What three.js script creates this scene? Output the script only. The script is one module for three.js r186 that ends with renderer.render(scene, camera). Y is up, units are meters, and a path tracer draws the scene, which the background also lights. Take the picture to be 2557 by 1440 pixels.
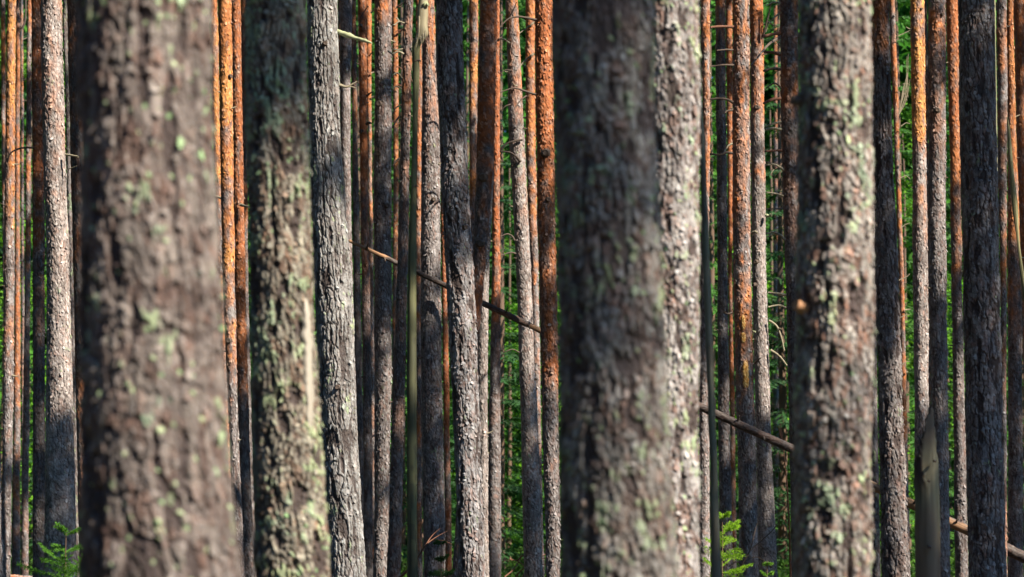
import * as THREE from 'three';
import { mergeGeometries } from 'three/addons/utils/BufferGeometryUtils.js';

// ------------------------------------------------------------------ camera, sky, sun, exposure
const scene = new THREE.Scene();
const EYE = new THREE.Vector3(0, 1.5, 0), FOV = 13, PITCH = 5.15 * Math.PI / 180, W = 2557, H = 1440;
const FPX = H / 2 / Math.tan(FOV * Math.PI / 360);            // focal length in pixels of the photograph
const camera = new THREE.PerspectiveCamera(FOV, 1024 / 577, 0.5, 600);
camera.position.copy(EYE);
camera.lookAt(0, EYE.y + Math.sin(PITCH), -Math.cos(PITCH));
camera.focus = 24; camera.userData.fStop = 3.4;
scene.add(camera);

const SUN_AZ = 54 * Math.PI / 180, SUN_EL = 42 * Math.PI / 180;   // to the right of and behind the photographer
const SUN = new THREE.Vector3(Math.sin(SUN_AZ) * Math.cos(SUN_EL), Math.sin(SUN_EL), Math.cos(SUN_AZ) * Math.cos(SUN_EL));

import { Sky } from 'three/addons/objects/Sky.js';
const sky = new Sky(); sky.name = 'sky'; sky.scale.setScalar(500);
sky.material.uniforms.sunPosition.value.copy(SUN);
sky.material.uniforms.turbidity.value = 6; sky.material.uniforms.rayleigh.value = 1.6;
sky.material.uniforms.mieCoefficient.value = 0.004;
sky.userData = { kind: 'structure', label: 'bright summer sky glimpsed through the foliage' };
scene.add(sky);
scene.environmentIntensity = 0.1;

const sun = new THREE.DirectionalLight(0xfff0dc, 5);
sun.name = 'sunlight';
sun.position.copy(SUN).multiplyScalar(80).add(new THREE.Vector3(0, 0, -25)); sun.target.position.set(0, 0, -25);
sun.castShadow = true; sun.shadow.mapSize.set(4096, 4096);
Object.assign(sun.shadow.camera, { left: -45, right: 45, top: 45, bottom: -45, near: 1, far: 200 });
scene.add(sun, sun.target);

const renderer = new THREE.WebGLRenderer({ antialias: true });
renderer.setSize(1024, 577);
renderer.toneMapping = THREE.LinearToneMapping;
renderer.toneMappingExposure = 2.2;
renderer.shadowMap.enabled = true;
const TUFTS = 150, OPEN = 0.42;                               // needle tufts per square metre of sun, and their share between the trunks

// ------------------------------------------------------------------ helpers
function rng(seed) { let s = seed | 0; return () => { s = (s + 0x6d2b79f5) | 0; let t = Math.imul(s ^ (s >>> 15), 1 | s); t = (t + Math.imul(t ^ (t >>> 7), 61 | t)) ^ t; return ((t ^ (t >>> 14)) >>> 0) / 4294967296; }; }
const clamp = (x, a = 0, b = 1) => Math.min(b, Math.max(a, x)), mixf = (a, b, t) => a + (b - a) * t;
const smooth = (a, b, x) => { const t = clamp((x - a) / (b - a)); return t * t * (3 - 2 * t); };
function h2(x, y, s) { let n = Math.imul(x, 374761393) + Math.imul(y, 668265263) + Math.imul(s, 1274126177); n = Math.imul(n ^ (n >>> 13), 1274126177); n ^= n >>> 16; n = Math.imul(n, 2246822519); return ((n ^ (n >>> 15)) >>> 0) / 4294967296; }
function n2(x, y, s = 0) {                                    // value noise, -1..1
  const ix = Math.floor(x), iy = Math.floor(y), fx = x - ix, fy = y - iy, u = fx * fx * (3 - 2 * fx), v = fy * fy * (3 - 2 * fy);
  return 2 * mixf(mixf(h2(ix, iy, s), h2(ix + 1, iy, s), u), mixf(h2(ix, iy + 1, s), h2(ix + 1, iy + 1, s), u), v) - 1;
}
const Wl = { e: 0, id: 0, dx: 0, dy: 0, side: 0 };
function worley(x, y, s) {                                    // cells: distance to the border, own number, place in the cell, whether the border runs upright
  const ix = Math.floor(x), iy = Math.floor(y); let a = 9, b = 9, ax = 0, ay = 0, bx = 0, by = 0, id = 0;
  for (let j = -1; j < 2; j++) for (let i = -1; i < 2; i++) {
    const cx = ix + i, cy = iy + j, px = cx + 0.1 + 0.8 * h2(cx, cy, s), py = cy + 0.1 + 0.8 * h2(cx, cy, s + 57), d = (px - x) * (px - x) + (py - y) * (py - y);
    if (d < a) { b = a; bx = ax; by = ay; a = d; ax = px; ay = py; id = h2(cx, cy, s + 113); } else if (d < b) { b = d; bx = px; by = py; }
  }
  const gx = bx - ax, gy = by - ay, l = Math.hypot(gx, gy) || 1;
  Wl.e = (b - a) / (2 * l); Wl.id = id; Wl.dx = x - ax; Wl.dy = y - ay; Wl.side = Math.abs(gx) / l;
}
const fract = (x) => x - Math.floor(x);
function stops(list, y) {                                     // piecewise linear [[y, value], ...]
  if (typeof list === 'number') return list;
  if (y <= list[0][0]) return list[0][1];
  for (let i = 1; i < list.length; i++) if (y <= list[i][0]) { const [y0, a] = list[i - 1], [y1, b] = list[i]; return mixf(a, b, (y - y0) / (y1 - y0)); }
  return list[list.length - 1][1];
}
const UPV = new THREE.Vector3(0, Math.cos(PITCH), Math.sin(PITCH)), FWD = new THREE.Vector3(0, Math.sin(PITCH), -Math.cos(PITCH));
function at(px, py, depth) {                                  // the point on the upright plane that many metres ahead
  const x = (px - W / 2) / FPX, y = (H / 2 - py) / FPX, k = depth / (Math.cos(PITCH) - y * Math.sin(PITCH));
  return { p: new THREE.Vector3(EYE.x + k * x, EYE.y + k * (Math.sin(PITCH) + y * Math.cos(PITCH)), -depth), k: k / FPX };
}
function toPhoto(p) { const q = p.clone().sub(EYE), k = q.dot(FWD); return [W / 2 + FPX * q.x / k, H / 2 - FPX * q.dot(UPV) / k, k]; }
function ground(x, z) {
  let y = 0.10 * n2(x * 0.15, z * 0.15, 5) + 0.05 * n2(x * 0.6, z * 0.6, 6) - 0.05;
  const m = at(80, 1440, 34).p; y += 0.60 * Math.exp(-((x - m.x) ** 2 / 2.6 + (z - m.z) ** 2 / 6));
  return y;
}
const used = new Map();
function numbered(name) { const n = used.get(name) ?? 0; used.set(name, n + 1); return n ? name + '_' + String(n).padStart(3, '0') : name; }
function tag(o, label, category, group, kind) { if (label) o.userData.label = label; if (category) o.userData.category = category; if (group) o.userData.group = group; if (kind) o.userData.kind = kind; return o; }
function mesh(name, geo, mat, parent) { const m = new THREE.Mesh(geo, mat); m.name = parent === scene ? numbered(name) : name; m.castShadow = m.receiveShadow = true; parent.add(m); return m; }

// ------------------------------------------------------------------ materials
function grainTexture(size, f) { const d = new Uint8Array(size * size * 4); for (let y = 0; y < size; y++) for (let x = 0; x < size; x++) { const v = clamp(f(x, y)) * 255; d.set([v, v, v, 255], (y * size + x) * 4); } const t = new THREE.DataTexture(d, size, size); t.wrapS = t.wrapT = THREE.RepeatWrapping; t.magFilter = THREE.LinearFilter; t.needsUpdate = true; return t; }
function n2p(x, y, px, py, s) { const w = (a, n) => ((a % n) + n) % n, ix = Math.floor(x), iy = Math.floor(y), fx = x - ix, fy = y - iy, u = fx * fx * (3 - 2 * fx), v = fy * fy * (3 - 2 * fy), g = (i, j) => h2(w(i, px), w(j, py), s); return mixf(mixf(g(ix, iy), g(ix + 1, iy), u), mixf(g(ix, iy + 1), g(ix + 1, iy + 1), u), v); }
const barkGrain = grainTexture(512, (x, y) => 0.45 * n2p(x / 8, y / 16, 64, 32, 1) + 0.35 * n2p(x / 4, y / 8, 128, 64, 2) + 0.2 * n2p(x / 2, y / 2, 256, 256, 3));
barkGrain.repeat.set(2, 2);                                   // a tile is half a metre
const M = {
  bark: new THREE.MeshStandardMaterial({ vertexColors: true, roughness: 0.82, bumpMap: barkGrain, bumpScale: 0.006 }),
  wood: new THREE.MeshStandardMaterial({ vertexColors: true, roughness: 0.75 }),
  twigPale: new THREE.MeshStandardMaterial({ color: new THREE.Color().setRGB(0.30, 0.27, 0.19), roughness: 0.9, bumpMap: barkGrain, bumpScale: 0.003 }),
  twigDark: new THREE.MeshStandardMaterial({ color: new THREE.Color().setRGB(0.10, 0.075, 0.06), roughness: 0.9 }),
  twigRed: new THREE.MeshStandardMaterial({ color: new THREE.Color().setRGB(0.17, 0.08, 0.05), roughness: 0.9 }),
  snagWood: new THREE.MeshStandardMaterial({ color: new THREE.Color().setRGB(0.15, 0.14, 0.085), roughness: 0.85 }),
  stem: new THREE.MeshStandardMaterial({ color: new THREE.Color().setRGB(0.14, 0.09, 0.06), roughness: 0.9 }),
  leaf: new THREE.MeshPhysicalMaterial({ vertexColors: true, roughness: 0.9, specularIntensity: 0.25, transmission: 0.4, thickness: 0, side: THREE.DoubleSide }),
  canopy: new THREE.MeshStandardMaterial({ color: new THREE.Color().setRGB(0.045, 0.085, 0.03), roughness: 0.9, side: THREE.DoubleSide }),
  resin: new THREE.MeshStandardMaterial({ vertexColors: true, roughness: 0.45 }),
  lichen: new THREE.MeshStandardMaterial({ color: new THREE.Color().setRGB(0.36, 0.40, 0.24), roughness: 1 }),
};
// ------------------------------------------------------------------ bark
// Height (metres) and colour (linear) of pine bark at u metres round the trunk and v metres up. o.orange 0: thick grey plates with fissures, 1: thin papery orange scales.
const B = { h: 0, r: 0, g: 0, b: 0 };
function bark(u, v, t, orange) {
  const s = t.seed, wu = u + 0.013 * n2(u * 12, v * 6, s) + 0.007 * n2(u * 32, v * 15, s + 1) + 0.004 * n2(u * 85, v * 40, s + 20), wv = v + 0.03 * n2(u * 14 + 9, v * 8, s + 2) + 0.012 * n2(u * 50, v * 25, s + 21);
  const patch = n2(u * 5, v * 2.6, s + 3) * 0.6 + n2(u * 17, v * 8, s + 4) * 0.4;
  const pn = patch + 0.5 * n2(u * 30, v * 14, s + 28); let o = clamp(orange + 0.75 * Math.min(1, orange * 3.5) * pn);
  worley(wu / t.pw, wv / t.ph, s + 5);
  const deep = clamp(0.35 + 0.65 * Wl.side) * smooth(-0.75, 0.1, n2(u * 12, v * 4, s + 6)), plate = Wl.id, pdome = smooth(0, 0.3, Wl.e);
  const dash = smooth(0.42 - 0.12 * t.dash, 0.74 - 0.12 * t.dash, n2(wu * 1.05 / t.pw, wv * 0.85 / t.ph, s + 22) + 0.25 * n2(u * 90, v * 30, s + 23)), fis = Math.max((1 - smooth(0.01, 0.13, Wl.e)) * deep, Math.min(1.25, 0.9 * t.dash) * dash);
  worley(wu / t.fw + 3.7, wv / t.fh, s + 7);
  const fl = Wl.id, fl2 = fract(fl * 17.31), fl3 = fract(fl * 71.7), edge = smooth(0.0, 0.12, Wl.e);
  const flake = (fl - 0.5) + (fl2 - 0.5) * 1.3 * Wl.dx - 0.75 * Wl.dy * fl3;
  worley(wu / (t.fw * 0.5) + 1.3, wv / (t.fh * 0.45), s + 9);
  const sm = Wl.id, sme = smooth(0, 0.15, Wl.e);
  const dp = t.deep * (1 - 0.8 * o), df = t.flake * (1 + 0.15 * o);
  B.h = -dp * fis + dp * 0.35 * (plate - 0.5) + dp * 0.05 * pdome + df * flake * (0.4 + 0.6 * edge) + df * 0.7 * (sm - 0.5) - df * 0.4 * (1 - edge) + t.lump * (0.005 * n2(u * 13, v * 9, s + 40) + 0.003 * n2(u * 32, v * 24, s + 41)) + 0.0012 * n2(u * 140, v * 70, s + 42);
  // grey bark
  const k = t.tone * (0.80 + 0.22 * plate + 0.38 * (fl2 - 0.4) + 0.26 * (sm - 0.5)) * (1 + 0.12 * patch) * (1 + 0.30 * n2(u * 22, v * 9, s + 24) + 0.16 * n2(u * 70, v * 28, s + 25));
  const [t0, t1, t2] = t.tint; let r = 0.300 * k, g = 0.262 * k, b = 0.246 * k;
  if (t.mottle > 0) {
    const q = n2(u * 30, v * 15, s + 27) + 0.4 * n2(u * 70, v * 40, s + 29), wb = t.mottle * smooth(0.1, 0.55, q), wp = t.mottle * 0.8 * smooth(-0.25, -0.7, q);
    r = mixf(r, 0.185 * k, wb); g = mixf(g, 0.115 * k, wb); b = mixf(b, 0.092 * k, wb); r = mixf(r, 0.40 * k, wp); g = mixf(g, 0.365 * k, wp); b = mixf(b, 0.335 * k, wp);
  }
  if (fl3 > 0.72) { const w = t.rust * smooth(0.72, 0.86, fl3); r = mixf(r, 0.30 * k, w); g = mixf(g, 0.150 * k, w); b = mixf(b, 0.105 * k, w); }
  if (sm > 0.80) { const w = 0.6 * sme; r = mixf(r, 0.40 * k, w); g = mixf(g, 0.375 * k, w); b = mixf(b, 0.36 * k, w); }
  r *= t0; g *= t1; b *= t2;
  // pinkish middle bark, then orange
  const mid = smooth(0.08, 0.45, o), hi = smooth(0.40, 0.85, o), ko = (0.66 + 0.50 * fl2 + 0.40 * (sm - 0.5)) * (1 + 0.12 * patch) * (1 + 0.22 * n2(u * 40, v * 18, s + 31)) * Math.sqrt(t.tone);
  r = mixf(r, 0.40 * ko, mid); g = mixf(g, 0.235 * ko, mid); b = mixf(b, 0.175 * ko, mid);
  const yel = t.yellow * (0.6 + 0.4 * n2(u * 7, v * 3, s + 12));
  r = mixf(r, mixf(0.47, 0.72, yel) * ko, hi); g = mixf(g, mixf(0.148, 0.36, yel) * ko, hi); b = mixf(b, mixf(0.05, 0.105, yel) * ko, hi);
  const scaleGrey = o > 0.2 && fl3 < 0.16 * (1.4 - o) * 1.3, peel = o > 0.25 && sm > 0.86;
  if (scaleGrey) { r = mixf(r, 0.20, 0.65 * edge); g = mixf(g, 0.135, 0.65 * edge); b = mixf(b, 0.115, 0.65 * edge); }
  if (peel) { r = mixf(r, 0.64, 0.45 * sme); g = mixf(g, 0.45, 0.45 * sme); b = mixf(b, 0.33, 0.45 * sme); B.h += 0.3 * df; }
  // brown inside the fissures and under scale edges
  const cav = Math.min(.97, clamp(fis * (1 - 0.6 * o) * 1.1 + 0.42 * (1 - edge) * (1 - 0.25 * o) + 0.25 * (1 - sme)));
  r = mixf(r, 0.045 + 0.12 * o, cav); g = mixf(g, 0.031 + 0.03 * o, cav); b = mixf(b, 0.028, cav);
  // lichen on the proud faces
  if (t.lichen > 0) {
    const m = n2(u * 8, v * 5, s + 14) * 0.26 + n2(u * 26, v * 19, s + 15) * 0.46 + n2(u * 66, v * 48, s + 26) * 0.28 + 0.2 * (sm - 0.5), w = smooth(0.66 - t.lichen, 0.78 - t.lichen, m) * (1 - cav) * (1 - 0.7 * o);
    const y = 0.5 + 0.5 * n2(u * 6, v * 4, s + 16), kk = t.lichenTone * (0.85 + 0.35 * fl2);
    r = mixf(r, mixf(0.20, 0.31, y) * kk, w * 0.85); g = mixf(g, mixf(0.29, 0.375, y) * kk, w * 0.85); b = mixf(b, mixf(0.20, 0.185, y) * kk, w * 0.85); B.h += 0.0028 * w;
  }
  if (t.dots) {                                                // round crusts of green lichen, about a centimetre across
    worley(u / 0.030 + 0.3 * n2(u * 30, v * 30, s + 50), v / 0.034, s + 51); const d = Math.hypot(Wl.dx, Wl.dy * 1.1), on = Wl.id < t.dots * (0.65 + 0.5 * n2(u * 5, v * 3.5, s + 52)), w = on ? smooth(0.20 + 0.14 * fract(Wl.id * 37), 0.12, d) : 0;
    if (w > 0) { const q = fract(Wl.id * 91), kk = t.lichenTone * (0.85 + 0.4 * fract(Wl.id * 53)); r = mixf(r, mixf(0.19, 0.36, q) * kk, w * 0.9); g = mixf(g, mixf(0.34, 0.42, q) * kk, w * 0.9); b = mixf(b, mixf(0.15, 0.25, q) * kk, w * 0.9); B.h += 0.003 * w; }
  }
  B.r = r; B.g = g; B.b = b;
}
function deadWood(u, v, t) {                                  // bare weathered wood: long grain, checks
  const s = t.seed, gr = n2(u * 90, v * 2.2, s) * 0.5 + n2(u * 220, v * 5, s + 1) * 0.3, chk = smooth(0.62, 0.8, n2(u * 60 + 0.6 * n2(u * 8, v * 3, s + 5), v * 0.9, s + 2)), pt = n2(u * 6, v * 1.6, s + 3) * 0.6 + n2(u * 18, v * 6, s + 4) * 0.4;
  B.h = 0.0012 * gr - 0.003 * chk; const k = (1 + 0.25 * gr) * (1 - 0.55 * chk), [c0, c1] = t.wood, w = smooth(-0.5, 0.5, pt);
  B.r = mixf(c0[0], c1[0], w) * k; B.g = mixf(c0[1], c1[1], w) * k; B.b = mixf(c0[2], c1[2], w) * k;
}
// A tube whose skin is computed per vertex: rows of {c: centre, r: radius, v: metres along, o: orange share}; ring directions across and towards.
function skin(rows, across, towards, cols, t, fn, cut) {
  const nC = cols.length, nR = rows.length, pos = new Float32Array(nC * nR * 3), col = new Float32Array(nC * nR * 3), uv = new Float32Array(nC * nR * 2), idx = new Uint32Array((nC - 1) * (nR - 1) * 6);
  const r0 = t.r0; let i = 0;
  for (let j = 0; j < nR; j++) {
    const R = rows[j];
    for (let c = 0; c < nC; c++, i++) {
      const th = cols[c], u = th * r0; fn(u, R.v, t, R.o, R);
      const back = smooth(Math.PI, 2.3, Math.abs(th)), r = R.r * (1 + 0.025 * n2(Math.cos(th) * 1.3 + 4, Math.sin(th) * 1.3 + R.v * 1.2, t.seed + 30)) + (B.h - (t.deep ? 0.003 : 0)) * back, sn = Math.sin(th) * r, cs = Math.cos(th) * r;
      pos[i * 3] = R.c.x + across.x * sn + towards.x * cs; pos[i * 3 + 1] = R.c.y + across.y * sn + towards.y * cs; pos[i * 3 + 2] = R.c.z + across.z * sn + towards.z * cs;
      if (cut) cut(pos, i, th, R, j);
      col[i * 3] = B.r; col[i * 3 + 1] = B.g; col[i * 3 + 2] = B.b; uv[i * 2] = u; uv[i * 2 + 1] = R.v;
    }
  }
  let k = 0;
  for (let j = 0; j < nR - 1; j++) for (let c = 0; c < nC - 1; c++) { const a = j * nC + c; idx[k++] = a; idx[k++] = a + 1; idx[k++] = a + nC; idx[k++] = a + 1; idx[k++] = a + nC + 1; idx[k++] = a + nC; }
  const g = new THREE.BufferGeometry(); g.setAttribute('position', new THREE.BufferAttribute(pos, 3)); g.setAttribute('color', new THREE.BufferAttribute(col, 3)); g.setAttribute('uv', new THREE.BufferAttribute(uv, 2)); g.setIndex(new THREE.BufferAttribute(idx, 1)); g.computeVertexNormals();
  return g;
}
function ringAngles(R, step, arc = 2.0) {
  const n = Math.max(10, Math.ceil(2 * arc * R / step)), out = [-Math.PI, -2.75, -2.4];
  for (let i = 0; i <= n; i++) out.push(-arc + 2 * arc * i / n);
  return [...out, 2.4, 2.75, Math.PI];
}
// ------------------------------------------------------------------ the pines: depth, [photo row, left edge, right edge], orange share and sunlight down the trunk
const PLATE = { dash: 1, mottle: .45, pw: 0.042, ph: 0.13, fw: 0.03, fh: 0.07, deep: 0.012, flake: 0.0035, rust: 0.45 }, SCALE = { dash: .5, mottle: .3, pw: 0.034, ph: 0.085, fw: 0.030, fh: 0.055, deep: 0.006, flake: 0.0042, rust: 0.5 };
const NEAR = { ...PLATE, mottle: .9, pw: 0.032, ph: 0.085, fw: 0.020, fh: 0.045, deep: 0.010, flake: 0.0045, lichen: 0.28, lichenTone: 1.15, coarse: 1.7 };
const trees = [
  ['nearA', 6.5, [[0, 190, 523], [720, 197, 557], [1100, 196, 577], [1440, 193, 612]], 0.0, [[0, .75], [1440, .85]], { ...NEAR, flakes: 160, dash: 1.15, deep: 0.011, dots: 0.2, lump: 0.4, fh: 0.04, fw: .026, pw: 0.042, tint: [1.04, .99, .93], lichen: 0.32, tone: 0.55, rust: .3, ph: .13 }, 'thickest blurred near trunk on the left with pale green lichen spots'],
  ['nearE', 7.5, [[0, 1380, 1634], [360, 1383, 1642], [720, 1391, 1652], [1440, 1397, 1690]], 0.0, [[0, .2], [540, .26], [640, .5], [740, .26], [1060, .22], [1160, .45], [1440, .36]], { ...NEAR, flakes: 200, dash: 1.15, deep: 0.011, dots: 0.2, lump: 0.6, fh: 0.033, fw: 0.017, ph: 0.075, pw: 0.026, tint: [.93, 1, .97], lichen: .42, tone: 0.7, lichenTone: .8 }, 'broad dark mossy near trunk right of centre standing in shade'],
  ['nearG', 9, [[0, 1993, 2172], [360, 1990, 2181], [720, 1986, 2182], [1440, 1975, 2180]], 0.02, [[0, .75], [500, .95], [880, .8], [980, .5], [1250, .5], [1440, .7]], { ...NEAR, flakes: 240, dash: 1.2, deep: 0.012, dots: 0.26, lump: 0.8, fh: 0.03, fw: 0.017, ph: 0.07, pw: 0.026, tint: [.97, 1, .95], lichen: 0.36, tone: 1.02, lichenTone: 1.3, rust: .7 }, 'blurred near trunk on the right with a cut branch stub and green lichen'],
  ['nearB', 9.9, [[0, 612, 766], [360, 618, 775], [720, 623, 786], [1440, 635, 822]], 0.0, [[0, .1], [250, .15], [420, .45], [600, .8], [1440, .9]], { ...NEAR, flakes: 200, dash: 1.3, deep: 0.013, dots: 0.2, lump: 0.6, fh: 0.03, fw: 0.016, ph: 0.07, pw: 0.024, tint: [.96, 1, .84], lichen: 0.47, tone: .85, lichenTone: 1.1 }, 'near mossy trunk with a strip of bare pale wood on its right edge'],
  ['nearF', 10.5, [[0, 1586, 1747], [720, 1592, 1750], [1440, 1580, 1748]], 0.0, [[0, 1], [1020, 1], [1120, .6], [1440, .6]], { ...NEAR, flakes: 200, dash: 1.0, deep: 0.01, dots: 0.14, lump: 0.6, fh: 0.03, fw: 0.016, ph: 0.065, pw: 0.024, tint: [.94, 1, 1.03], lichen: 0.34, tone: 1.12, rust: .4, lichenTone: 1.2 }, 'sunlit pale near trunk showing to the right of the dark broad trunk'],
  ['C', 20, [[0, 766, 845], [360, 772, 853], [720, 785, 880], [1080, 804, 895], [1440, 820, 916]], 0.0, [[0, .75], [340, .8], [380, .15], [520, .25], [620, .8], [1060, 1], [1160, .7], [1440, .75]], { ...PLATE, flakes: 60, dash: 0.8, mottle: 0.12, tint: [.87, 1, 1.05], lichen: .22, tone: 1.1, lichenTone: 1.1, rust: 0.15, fine: .8, pw: .04, ph: .15, deep: .014 }, 'sharp grey trunk with deep upright fissures and a broken lichen-covered branch'],
  ['H', 22, [[0, 2175, 2221], [360, 2180, 2228], [720, 2186, 2246], [1080, 2194, 2257], [1440, 2200, 2271]], [[0, .5], [100, .45], [160, .05], [1440, 0]], [[0, .15], [300, .1], [420, .2], [900, .25], [1100, .4], [1440, .55]], { ...PLATE, flakes: 150, mottle: .6, tint: [.95, .99, 1.04], tone: .80, lichen: .06, rust: .4, fh: .06, flake: .006 }, 'dark flaky trunk just right of the near trunk with the cut stub'],
  ['D', 22.5, [[0, 1088, 1156], [180, 1090, 1160], [360, 1098, 1166], [720, 1115, 1186], [1080, 1132, 1200], [1440, 1143, 1211]], 0.0, [[0, .02], [200, .08], [300, .3], [520, .4], [700, .45], [950, .6], [1050, .9], [1440, .8]], { ...PLATE, flakes: 130, mottle: .7, flake: .005, fw: .026, fh: .055, tint: [.88, .99, 1.1], tone: 1.0, lichen: .14, deep: .013 }, 'dark grey fissured trunk left of centre, black at its top and sunlit low down'],
  ['I', 21, [[0, 2392, 2482], [360, 2396, 2487], [720, 2405, 2497], [1440, 2417, 2513]], 0.0, .07, { ...PLATE, flakes: 130, mottle: .6, flake: .005, fh: .055, tint: [.94, 1, 1.06], tone: 0.85, lichen: .12, rust: .5 }, 'wide almost black trunk in full shade near the right edge'],
  ['T6', 23.5, [[0, 103, 155], [360, 108, 165], [720, 117, 175], [1080, 114, 186], [1440, 112, 194]], [[0, .16], [500, .1], [900, 0]], [[0, 1], [820, 1], [930, .5], [1050, .25], [1440, .15]], { ...SCALE, flakes: 80, tint: [.97, 1, 1.02], dash: 0.3, mottle: 0.12, tone: 1.3, lichen: .08, lichenTone: 1.2, rust: .35, fw: .026, fh: .05 }, 'brightly sunlit whitish trunk at far left, its lower half in shade'],
  ['T2', 31.2, [[0, 19, 41], [360, 14, 39], [720, 10, 37], [1100, 6, 32], [1440, 2, 27]], [[0, 1], [300, .8], [560, .45], [800, .2], [1440, 0]], [[0, 1], [1080, 1], [1160, .2], [1440, .05]], { ...SCALE, flakes: 70, tone: 1.1, yellow: 0.95, lichen: .1 }, 'golden sunlit trunk at the far left edge'],
  ['T1', 36, [[0, 2, 15], [360, 4, 16], [720, 8, 18], [1440, 12, 24]], [[0, .6], [700, .3], [1440, .1]], .35, { ...SCALE, tone: .8 }, 'thin dull brown trunk tucked behind the golden trunk at far left'],
  ['T3', 44, [[0, 51, 59], [300, 52, 60], [720, 53, 62], [1440, 55, 66]], [[0, .3], [1440, .1]], .45, { ...SCALE, tone: .8 }, 'thin crooked dead trunk with many side twigs between the golden and the red trunk'],
  ['T4', 36.8, [[0, 69, 80], [360, 65, 79], [720, 62, 77], [1100, 56, 74], [1440, 52, 72]], [[0, .35], [720, .3], [1440, .1]], [[0, .9], [120, .8], [200, .3], [1250, .25], [1330, .8], [1440, .8]], { ...SCALE, tone: .95 }, 'slim pinkish brown trunk left of the red trunk at far left'],
  ['T4b', 42, [[0, 40, 51], [500, 38, 51], [720, 37, 52], [1100, 33, 52], [1440, 28, 51]], [[0, .7], [900, .6], [1440, .1]], [[0, .3], [640, .9], [1050, .9], [1150, .1], [1440, .1]], { ...SCALE, tone: .8 }, 'slim trunk right beside the golden trunk, a lit orange sliver halfway down'],
  ['T5', 28, [[0, 79, 105], [360, 81, 111], [720, 82, 112], [1440, 82, 115]], [[0, .95], [220, .85], [420, .35], [700, .2], [1440, .05]], [[0, .35], [250, .3], [330, .1], [1440, .06]], { ...SCALE, flakes: 120, yellow: 0, tone: 0.6, flake: .006 }, 'dark red trunk partly behind the whitish sunlit trunk'],
  ['T7', 30.4, [[0, 157, 169], [360, 165, 178], [720, 172, 187], [1440, 184, 204]], 0, [[0, .4], [1440, .5]], { ...SCALE, tone: .7, lichen: .35, lichenTone: 1.1 }, 'thin lichen-flecked trunk at the right side of the whitish trunk'],
  ['T8', 29, [[0, 167, 204], [720, 184, 222], [1440, 200, 240]], [[0, .35], [1440, .3]], .06, { ...SCALE, tone: .6, rust: .8 }, 'shaded brown trunk half hidden by the thickest near trunk, on its left'],
  ['T10', 30.7, [[0, 524, 544], [360, 532, 552], [720, 545, 566], [1440, 562, 584]], [[0, 1], [500, .7], [1000, .2]], [[0, 1], [1440, .9]], { ...SCALE, tone: 1.0, yellow: 0.65 }, 'orange sunlit trunk emerging from behind the right side of the thickest near trunk'],
  ['T11', 27.9, [[0, 544, 578], [360, 550, 583], [720, 556, 588], [1100, 573, 598], [1440, 583, 612]], [[0, 1], [350, .9], [700, .6], [1000, .25], [1200, .05]], [[0, 1], [980, 1], [1100, .6], [1440, .55]], { ...SCALE, flakes: 80, tone: 1.1, yellow: 0.75 }, 'bright orange sunlit trunk right of the thickest near trunk'],
  ['T12', 29.5, [[0, 578, 602], [360, 583, 608], [720, 586, 615], [1100, 595, 624], [1440, 603, 638]], [[0, 1], [700, .95], [900, .7], [1050, .1], [1440, 0]], [[0, .8], [600, .65], [800, .4], [1000, .15], [1440, .1]], { ...SCALE, flakes: 110, tone: 0.62, yellow: 0.15 }, 'deep orange trunk between the bright orange trunk and the mossy near trunk'],
  ['T13', 36, [[0, 600, 618], [720, 606, 622], [1100, 612, 632], [1440, 622, 645]], [[0, .8], [500, .5], [720, .1]], [[0, .1], [480, .1], [560, .5], [1200, .7], [1440, .3]], { ...SCALE, tone: .8, lichen: .1 }, 'trunk mostly behind the mossy near trunk, showing as a thin strip on its left'],
  ['T16', 31.4, [[0, 849, 880], [360, 850, 876], [720, 856, 882], [1440, 872, 905]], 0.05, [[0, .1], [180, .15], [240, .9], [700, .9], [1440, .3]], { ...SCALE, tone: .95, lichen: .12, rust: .3 }, 'trunk hugging the right side of the grey fissured trunk, dark above and sunlit below'],
  ['T15', 36, [[0, 842, 852], [720, 860, 870], [1440, 880, 892]], .6, .25, { ...SCALE, tone: .7 }, 'thin reddish trunk glimpsed right behind the top of the grey fissured trunk'],
  ['T17', 33, [[0, 876, 890], [360, 879, 894], [720, 882, 901], [1440, 893, 916]], [[0, .4], [300, .3], [600, 0]], .06, { ...SCALE, tone: .6 }, 'narrow dark brown trunk beneath the broken pale branch'],
  ['T18', 30.8, [[0, 894, 916], [360, 898, 919], [720, 903, 925], [1440, 908, 933]], [[0, .95], [300, .85], [600, .5], [750, .1], [1440, 0]], [[0, .5], [200, .3], [700, .15], [760, .3], [1000, .1], [1440, .12]], { ...SCALE, flakes: 40, yellow: 0.15, tone: 0.62 }, 'slim orange brown trunk right of the narrow dark one, knots up its side'],
  ['T19', 38, [[0, 913, 928], [360, 918, 929], [720, 922, 934], [1440, 928, 942]], [[0, .9], [300, .5], [800, .3]], [[0, 1], [450, .8], [560, .3], [1440, .25]], { ...SCALE, tone: 1.1 }, 'thin sunlit trunk directly behind the slim orange brown one'],
  ['T20', 28.5, [[0, 936, 979], [360, 934, 978], [720, 934, 979], [1080, 935, 976], [1440, 932, 969]], [[0, .3], [100, .2], [200, .05], [1440, 0]], [[0, .6], [140, .5], [210, .05], [700, .06], [840, .3], [980, .5], [1440, .5]], { ...SCALE, flakes: 90, tint: [.94, .99, 1.04], tone: .85, lichen: .14 }, 'straight grey trunk crossed by the upper end of the fallen log'],
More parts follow.
